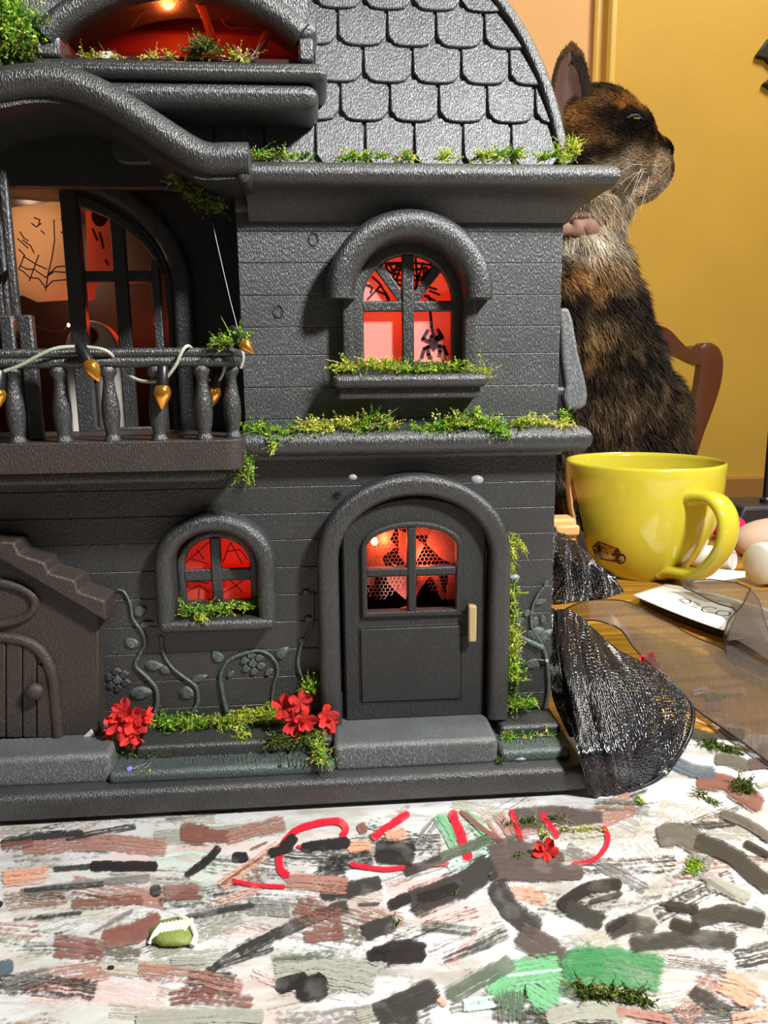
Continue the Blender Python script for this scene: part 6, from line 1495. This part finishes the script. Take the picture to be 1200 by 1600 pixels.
T_ = [at(a, c, yk-.004) for a, c in tp]; B_ = [at(a, c, yk-.004) for a, c in bt_]
T_ = catmull(T_, 4); B_ = catmull(B_, 4); full = [tuple((float(p[0]), float(p[2]))) for p in T_]+[tuple((float(mir(p)[0]), float(p[2]))) for p in T_[::-1][1:]]+[tuple((float(mir(p)[0]), float(p[2]))) for p in B_]+[tuple((float(p[0]), float(p[2]))) for p in B_[::-1][1:]]
m = MB(); m.prism(full, yk-.012, yk+.012); m.build('crest_rail', CH, chair, bevel=.004, seg=3)
sx_ = abs(float(SPt[-2][0])-ccx)
m = MB(); m.box(ccx-sx_-.02, ccx+sx_+.02, yk-.40, yk+.005, -.31, -.275); m.build('seat', CH, chair, bevel=.01, seg=3)
m = MB(); m.box(ccx-.05, ccx+.05, yk-.006, yk+.006, -.275, float(B_[-1][2])+.004); m.build('back_splat', CH, chair, bevel=.003)
for s in (-1, 1): m = MB(); m.lathe([(.015, -.74), (.02, -.5), (.022, -.31)], (ccx+s*sx_, yk-.37, 0), n=12); m.build('leg', CH, chair, smooth=40)
#PART6
# ================================================================== the cat: one continuous body with fur
YC = .470
SC = float(np.linalg.norm(at(1001, 500, YC)-at(1000, 500, YC)))
catr = empty('calico_cat', (float(at(950, 800, YC)[0]), YC, 0), 'calico cat sitting on the table behind the mug, head turned in profile', 'cat')
bmc = bmesh.new()
def blob(px, py, rx, ry, rd, dY=0.0, rot=0.0, p=None):
    c = at(px, py, YC+dY); M_ = Matrix.Translation(Vector([float(x) for x in c])) @ Matrix.Rotation(math.radians(-rot), 4, 'Y') @ Matrix.Diagonal((rx*SC, rd*SC, ry*SC, 1))
    bmesh.ops.create_icosphere(bmc, subdivisions=3, radius=1.0, matrix=M_)
# trunk and haunches
blob(962, 715, 112, 118, 105, .03); blob(985, 660, 88, 95, 90, .03); blob(935, 600, 98, 130, 92, .01); blob(920, 510, 84, 110, 80, 0, 8); blob(915, 440, 66, 80, 68, -.005, 12)
blob(905, 400, 58, 60, 58, -.008); blob(862, 520, 60, 120, 70, -.02); blob(850, 640, 60, 110, 62, -.02)
blob(1000, 770, 76, 68, 60, -.01)          # near thigh
for dY in (-.035, .030):                    # front legs and paws
    blob(850, 730, 30, 105, 30, dY, 4); blob(846, 830, 30, 100, 28, dY); blob(838, 826, 40, 18, 30, dY-.012)
blob(1020, 822, 60, 18, 34, -.045)         # hind paw
# neck and head in profile
blob(912, 345, 56, 62, 56, -.008); blob(930, 310, 52, 46, 52, -.006); blob(942, 328, 32, 22, 40, -.006, 10)
blob(930, 225, 74, 76, 64, 0); blob(968, 222, 50, 50, 56, 0); blob(965, 262, 58, 46, 58, 0)
blob(966, 204, 42, 36, 46, 0); blob(1004, 242, 34, 32, 36, 0); blob(1024, 230, 20, 10, 18, 0, 20); blob(1014, 268, 33, 33, 38, -.004); blob(1000, 285, 36, 28, 34, -.002); blob(1035, 238, 15, 14, 18, 0); blob(1041, 237, 9, 9, 12, 0); blob(1012, 296, 18, 14, 20, 0); blob(975, 300, 30, 22, 32, 0); blob(1028, 262, 18, 20, 26, 0)
me = bpy.data.meshes.new('body'); bmc.to_mesh(me); bmc.free()
tmp = bpy.data.objects.new('cat_tmp', me); COL.objects.link(tmp)
r1 = tmp.modifiers.new('r', 'REMESH'); r1.mode = 'VOXEL'; r1.voxel_size = .0032
s1 = tmp.modifiers.new('s', 'SMOOTH'); s1.factor = .5; s1.iterations = 4
dg = bpy.context.evaluated_depsgraph_get(); body_me = bpy.data.meshes.new_from_object(tmp.evaluated_get(dg)); bpy.data.objects.remove(tmp)
body_me.name = 'body'
# coat: patches laid out on the side of the cat, broken up by noise
PATCH = [ # px, py, rx, ry, colour, strength
 (960, 172, 40, 17, (.40, .17, .035), 1.1), (985, 172, 26, 12, (.34, .16, .04), .8), (905, 160, 38, 26, (.055, .035, .018), .9), (884, 205, 30, 34, (.30, .13, .035), 1.0), (990, 190, 30, 10, (.012, .008, .006), 1.2), (955, 205, 40, 16, (.018, .012, .008), 1.0), (1010, 195, 12, 26, (.30, .17, .06), .8),
 (960, 222, 60, 20, (.014, .009, .006), 1.0), (930, 232, 26, 8, (.22, .13, .06), .7), (1030, 224, 20, 6, (.42, .20, .05), .9), (1034, 240, 24, 14, (.020, .011, .008), 1.25), (1000, 262, 44, 20, (.34, .24, .13), .8), (995, 288, 50, 24, (.62, .51, .36), 1.2), (1020, 285, 30, 20, (.50, .38, .25), .9), (1044, 260, 8, 14, (.03, .012, .010), 1.2), (960, 300, 46, 30, (.46, .36, .24), 1.0), (925, 325, 60, 30, (.48, .38, .26), 1.1),
 (895, 388, 46, 34, (.80, .70, .56), 1.6), (935, 395, 22, 24, (.55, .44, .30), 1.0), (925, 425, 40, 18, (.46, .29, .13), 1.0), (885, 448, 34, 20, (.44, .23, .08), 1.1), (960, 400, 22, 40, (.16, .10, .05), .7), (950, 430, 30, 26, (.14, .09, .05), .8),
 (910, 478, 60, 22, (.022, .016, .012), 1.1), (985, 480, 30, 60, (.014, .011, .009), 1.1), (905, 520, 34, 18, (.26, .165, .075), .9), (925, 548, 14, 14, (.02, .014, .01), .9), (890, 548, 18, 24, (.24, .14, .06), .7), (958, 525, 18, 22, (.11, .075, .04), .6), (945, 630, 34, 26, (.17, .115, .065), .9), (1010, 610, 14, 40, (.10, .065, .034), .7), (1055, 640, 14, 50, (.09, .06, .032), .6), (950, 700, 34, 22, (.13, .09, .055), .8), (895, 600, 26, 40, (.04, .027, .017), .8), (1000, 700, 40, 40, (.016, .012, .01), .8), (880, 740, 22, 50, (.20, .14, .09), .9), (1040, 690, 30, 30, (.05, .034, .02), .6)]
ct = np.empty(len(body_me.vertices)*3); body_me.vertices.foreach_get('co', ct); ct = ct.reshape(-1, 3); ct[:, 2] = np.maximum(ct[:, 2], .0015)
def coat(P):
    ref = np.array(P, float).copy(); ref[:, 1] = YC
    px, py = proj(ref); out = np.zeros((len(P), 3))
    for i in range(len(P)):
        q_ = Vector(P[i])
        n1 = mnoise.noise(q_*48); n2_ = mnoise.noise(q_*48+Vector((7, 3, 1))); n3 = mnoise.fractal(q_*90, 1.0, 2.0, 3)
        x = px[i]+n1*20+n3*14; y = py[i]+n2_*20-n3*12
        c = np.array((.020, .015, .011))+np.array((.10, .064, .032))*max(0, n3-.10)*1.3
        w = 1.0; acc = c*1.0; 
        for a, b_2, rx, ry, col, st in PATCH:
            d = ((x-a)/rx)**2+((y-b_2)/ry)**2
            if d < 3: g_ = st*math.exp(-d*1.6)*6; acc = acc+np.array(col)*g_; w += g_
        out[i] = acc/w*(1+.9*n3)
    return np.clip(out, 0, 1)
vc = coat(ct)
a = body_me.color_attributes.new('col', 'FLOAT_COLOR', 'POINT'); full4 = np.ones((len(vc), 4), dtype=np.float32); full4[:, :3] = vc; a.data.foreach_set('color', full4.ravel())
off = np.array(catr.location); body_me.vertices.foreach_set('co', (ct-off).ravel())
body_me.materials.clear(); body_me.materials.append(FUR)
for p in body_me.polygons: p.use_smooth = True
catb = bpy.data.objects.new('body', body_me); COL.objects.link(catb); catb.parent = catr
# ears: cupped shells
EARM = plain('pinkish_brown_ear_skin', (.12, .058, .040), .7, bump=.3, bscale=300)
EARO = plain('dark_ear_fur', (.030, .018, .010), .8, bump=.4, bscale=900)
def ear(outl, dY, depth, nm='ear'):
    P = [at(a, c, YC+dY) for a, c in outl]; c = np.mean(P, axis=0); n_ = len(P)
    v = list(P); 
    v += [p+(c-p)*(.14 if p[0] < c[0] else .46)+np.array((0, .002, 0)) for p in P]; v += [p+(c-p)*.62+np.array((0, depth*.8, 0)) for p in P]; v.append(c+np.array((0, depth, 0)))
    v += [p+np.array((0, .004, 0)) for p in P]; v.append(c+np.array((0, depth+.012, 0)))
    f = [(i, (i+1) % n_, n_+(i+1) % n_, n_+i) for i in range(n_)]+[(n_+i, n_+(i+1) % n_, 2*n_+(i+1) % n_, 2*n_+i) for i in range(n_)]+[(2*n_+i, 2*n_+(i+1) % n_, 3*n_) for i in range(n_)]
    b0 = 3*n_+1; f += [(i, b0+i, b0+(i+1) % n_, (i+1) % n_) for i in range(n_)]+[(b0+i, b0+n_, b0+(i+1) % n_) for i in range(n_)]
    o = mesh_obj(nm, v, f, EARM, catr, smooth=70); o.data.materials.append(EARO)
    for p in o.data.polygons:
        if any(k >= b0 for k in p.vertices) or any(k < n_ for k in p.vertices): p.material_index = 1
    return o
e1 = [tuple(c) for c in catmull([(893, 66), (876, 84), (866, 112), (861, 142), (862, 172), (872, 205), (894, 206), (916, 186), (924, 160), (921, 130), (916, 104), (908, 80), (893, 66)], 3)][:-1]
ear(e1, -.030, .012); ear([(a+2, c+8) for a, c in e1], .022, .010)
# fine hairs along the near ear
EP = [at(a, c, YC-.030) for a, c in e1]; ec_ = np.mean(EP, axis=0); rgE = np.random.default_rng(8); ev, ef, ecl = [], [], []
for _k in range(1500):
    i = rgE.integers(0, len(EP)); t = rgE.random(); p = EP[i]*(1-t)+EP[(i+1) % len(EP)]*t; inn = rgE.random()**2*.30; right = p[0] > ec_[0]
    p = p+(ec_-p)*(inn*(1.5 if right else .7))+np.array((0, -.0006, 0)); o_ = p-ec_; o_ = o_/np.linalg.norm(o_)
    d_ = np.array((0, -.15, 1.0))*.8+o_*.55+rgE.normal(0, .25, 3); d_ /= np.linalg.norm(d_); L_e = rgE.uniform(.0018, .0036); s_ = np.cross(d_, (0, 1, 0)); s_ = s_/np.linalg.norm(s_)*.0003
    b0_ = len(ev); ev += [p-s_, p+s_, p+d_*L_e]; ef.append((b0_, b0_+1, b0_+2)); cb = np.array((.028, .017, .010)) if right else np.array((.05, .028, .015)); 
    if p[2] > EP[0][2]-.012: cb = np.array((.12, .055, .02))
    ecl += [tuple(cb*rgE.uniform(.6, 1.5))]*3
eo = mesh_obj('ear_fur', ev, ef, FUR, catr, cols=ecl); eo['kind'] = 'stuff'
# closed eye, nose, mouth line
EYEM = plain('eye_rim_black', (.006, .005, .004), .6); EYEG = plain('amber_eye', (.20, .12, .015), .08)
def surf(px, py):
    d = Vector([float(x) for x in ray(px, py)]); o_ = Vector([float(x) for x in CAM])-Vector(off); ok, loc, nrm, _i = catb.ray_cast(o_, d.normalized()); return (loc+Vector(off), nrm) if ok else (Vector([float(x) for x in at(px, py, YC-.03)]), Vector((0, -1, 0)))
cat_eye = MB(); P = [surf(a, c) for a, c in ((976, 187), (984, 184), (992, 184), (1001, 189))]; cat_eye.tube([p+n_*.0028 for p, n_ in P], [.0008, .0018, .0018, .0008], 8); cat_eye.build('eye', EYEM, catr, smooth=60)
P = [surf(a, c) for a, c in ((985, 188), (995, 189))]; m = MB(); m.tube([p+n_*.0040 for p, n_ in P], [.0006, .0008], 8); m.build('eye_slit', EYEG, catr, smooth=60)
p, n_ = surf(1043, 236); m = MB(); m.sphere((p.x+.001, p.y+.006, p.z), .0048, 14, 10, (1, 1.2, .8)); m.build('nose', plain('dark_nose', (.022, .010, .009), .4), catr, smooth=60)
P = [surf(a, c) for a, c in ((1043, 262), (1038, 268), (1032, 272))]; m = MB(); m.tube([p+n_*.0004 for p, n_ in P], .0008, 6); m.build('mouth', EYEM, catr, smooth=60)
WH = plain('white_whisker', (.75, .70, .58), .3)
for a, b_2 in (((1010, 262), (975, 300)), ((1006, 266), (985, 316)), ((1012, 270), (968, 288)), ((1014, 274), (1000, 330)), ((1004, 258), (962, 276)), ((1002, 262), (978, 330))):
    p, n_ = surf(*a); e_ = Vector([float(x) for x in at(b_2[0], b_2[1], YC-.065)]); wp_ = catmull([p, (p+e_)/2+Vector((0, -.004, .004)), e_], 5); m = MB(); m.tube(wp_, [.00032*(1-.75*i/(len(wp_)-1)) for i in range(len(wp_))], 4); m.build('whisker', WH, catr, smooth=60)
# dusty pink collar with a knot
PKC = plain('dusty_pink_cloth', (.33, .19, .15), .8, bump=.5, bscale=250)
m = MB(); ring = []
cc = at(902, 358, YC)
for i in range(32):
    t = 2*math.pi*i/32; ring.append((float(cc[0])+.0395*math.cos(t), YC-.006+.0395*math.sin(t), float(cc[2])+.004*math.sin(3*t)-.006*math.cos(t)))
m.tube(ring, .0035, 8, closed=True); col_ = m.build('collar', PKC, catr, smooth=60)
p, n_ = surf(902, 358); m = MB(); m.tube(catmull([p+Vector((-.022, -.004, .003)), p+Vector((-.008, -.008, -.002)), p+Vector((.004, -.008, .003)), p+Vector((.018, -.005, -.003))], 5), [.003]+[.0062+.0018*math.sin(i*1.3) for i in range(14)]+[.003], 9); m.build('knot', PKC, col_, smooth=60)
# tail curled behind
m = MB(); tl = [at(1040, 800, YC+.06), at(1010, 815, YC+.11), at(950, 820, YC+.12), at(890, 822, YC+.10)]
for t_ in tl: t_[2] = .021
m.tube(catmull(tl, 5), .017, 12); tb = m.build('tail', plain('tail_fur', (.03, .02, .014), .8, bump=.5, bscale=500), catr, smooth=60)
# fur: tapered blades rooted on the body, in the colour of their root
rgn = np.random.default_rng(4)
body_me.calc_loop_triangles(); nt_ = len(body_me.loop_triangles); tri = np.empty(nt_*3, dtype=np.int32); body_me.loop_triangles.foreach_get('vertices', tri); tri = tri.reshape(-1, 3)
A_, B_2, C_ = ct[tri[:, 0]], ct[tri[:, 1]], ct[tri[:, 2]]; cr_ = np.cross(B_2-A_, C_-A_); ar = np.linalg.norm(cr_, axis=1)/2; nr_ = cr_/np.maximum(2*ar[:, None], 1e-12)
cen = (A_+B_2+C_)/3; ok = (nr_[:, 1] < .45) & (cen[:, 2] > .02)
wgt = ar*ok; refc = cen.copy(); refc[:, 1] = YC; pxc, pyc = proj(refc); wgt = wgt*np.where(pyc < 330, 2.4, 1.0)*np.where(pxc < 845, .25, 1); wgt /= wgt.sum()
N = 110000; pick = rgn.choice(nt_, N, p=wgt); r1_ = np.sqrt(rgn.random(N)); r2_ = rgn.random(N)
P0 = A_[pick]*(1-r1_)[:, None]+B_2[pick]*(r1_*(1-r2_))[:, None]+C_[pick]*(r1_*r2_)[:, None]; NN = nr_[pick]
cl = vc[tri[pick, 0]]*(1-r1_)[:, None]+vc[tri[pick, 1]]*(r1_*(1-r2_))[:, None]+vc[tri[pick, 2]]*(r1_*r2_)[:, None]
px0, py0 = pxc[pick], pyc[pick]; head = py0 < 318
flow = np.where(head[:, None], np.array((-1.0, -.05, .05)), np.array((.25, -.1, -1.0)))
flow = flow-(flow*NN).sum(1)[:, None]*NN; flow /= np.maximum(np.linalg.norm(flow, axis=1)[:, None], 1e-6)
D = NN*np.where(head, .42, .40)[:, None]+flow*.8+rgn.normal(0, .22, (N, 3)); D /= np.linalg.norm(D, axis=1)[:, None]
snout = head & (px0 > 1005)
Lh = np.where(head, .0048, .0125)*rgn.uniform(.6, 1.25, N); Lh = np.where(snout, .0030, Lh)
sd = np.cross(D, rgn.normal(0, 1, (N, 3))); sd /= np.maximum(np.linalg.norm(sd, axis=1)[:, None], 1e-6); wd = np.where(head, .00030, .00046)[:, None]
mid = P0+D*(Lh*.55)[:, None]; tip = P0+D*Lh[:, None]+flow*(Lh*.25)[:, None]
V = np.stack([P0-sd*wd, P0+sd*wd, mid+sd*wd*.7, mid-sd*wd*.7, tip], axis=1).reshape(-1, 3)-off
jit_ = rgn.uniform(.65, 1.5, (N, 1)); CLv = np.repeat(np.clip(cl*jit_, 0, 1), 5, axis=0)
fm = bpy.data.meshes.new('fur'); fm.vertices.add(len(V)); fm.vertices.foreach_set('co', V.astype(np.float32).ravel())
base_i = (np.arange(N)*5)[:, None]; quads = base_i+np.array([0, 1, 2, 3]); tris_ = base_i+np.array([3, 2, 4])
loops = np.concatenate([quads, tris_], axis=1).ravel(); fm.loops.add(len(loops)); fm.loops.foreach_set('vertex_index', loops.astype(np.int32))
fm.polygons.add(2*N); st = np.empty(2*N, dtype=np.int32); st[0::2] = np.arange(N)*7; st[1::2] = np.arange(N)*7+4; fm.polygons.foreach_set('loop_start', st); fm.update(calc_edges=True); fm.validate()
a = fm.color_attributes.new('col', 'FLOAT_COLOR', 'POINT'); f4 = np.ones((len(V), 4), dtype=np.float32); f4[:, :3] = CLv; a.data.foreach_set('color', f4.ravel())
fm.materials.append(FUR); fo = bpy.data.objects.new('fur', fm); COL.objects.link(fo); fo.parent = catr; fo['kind'] = 'stuff'
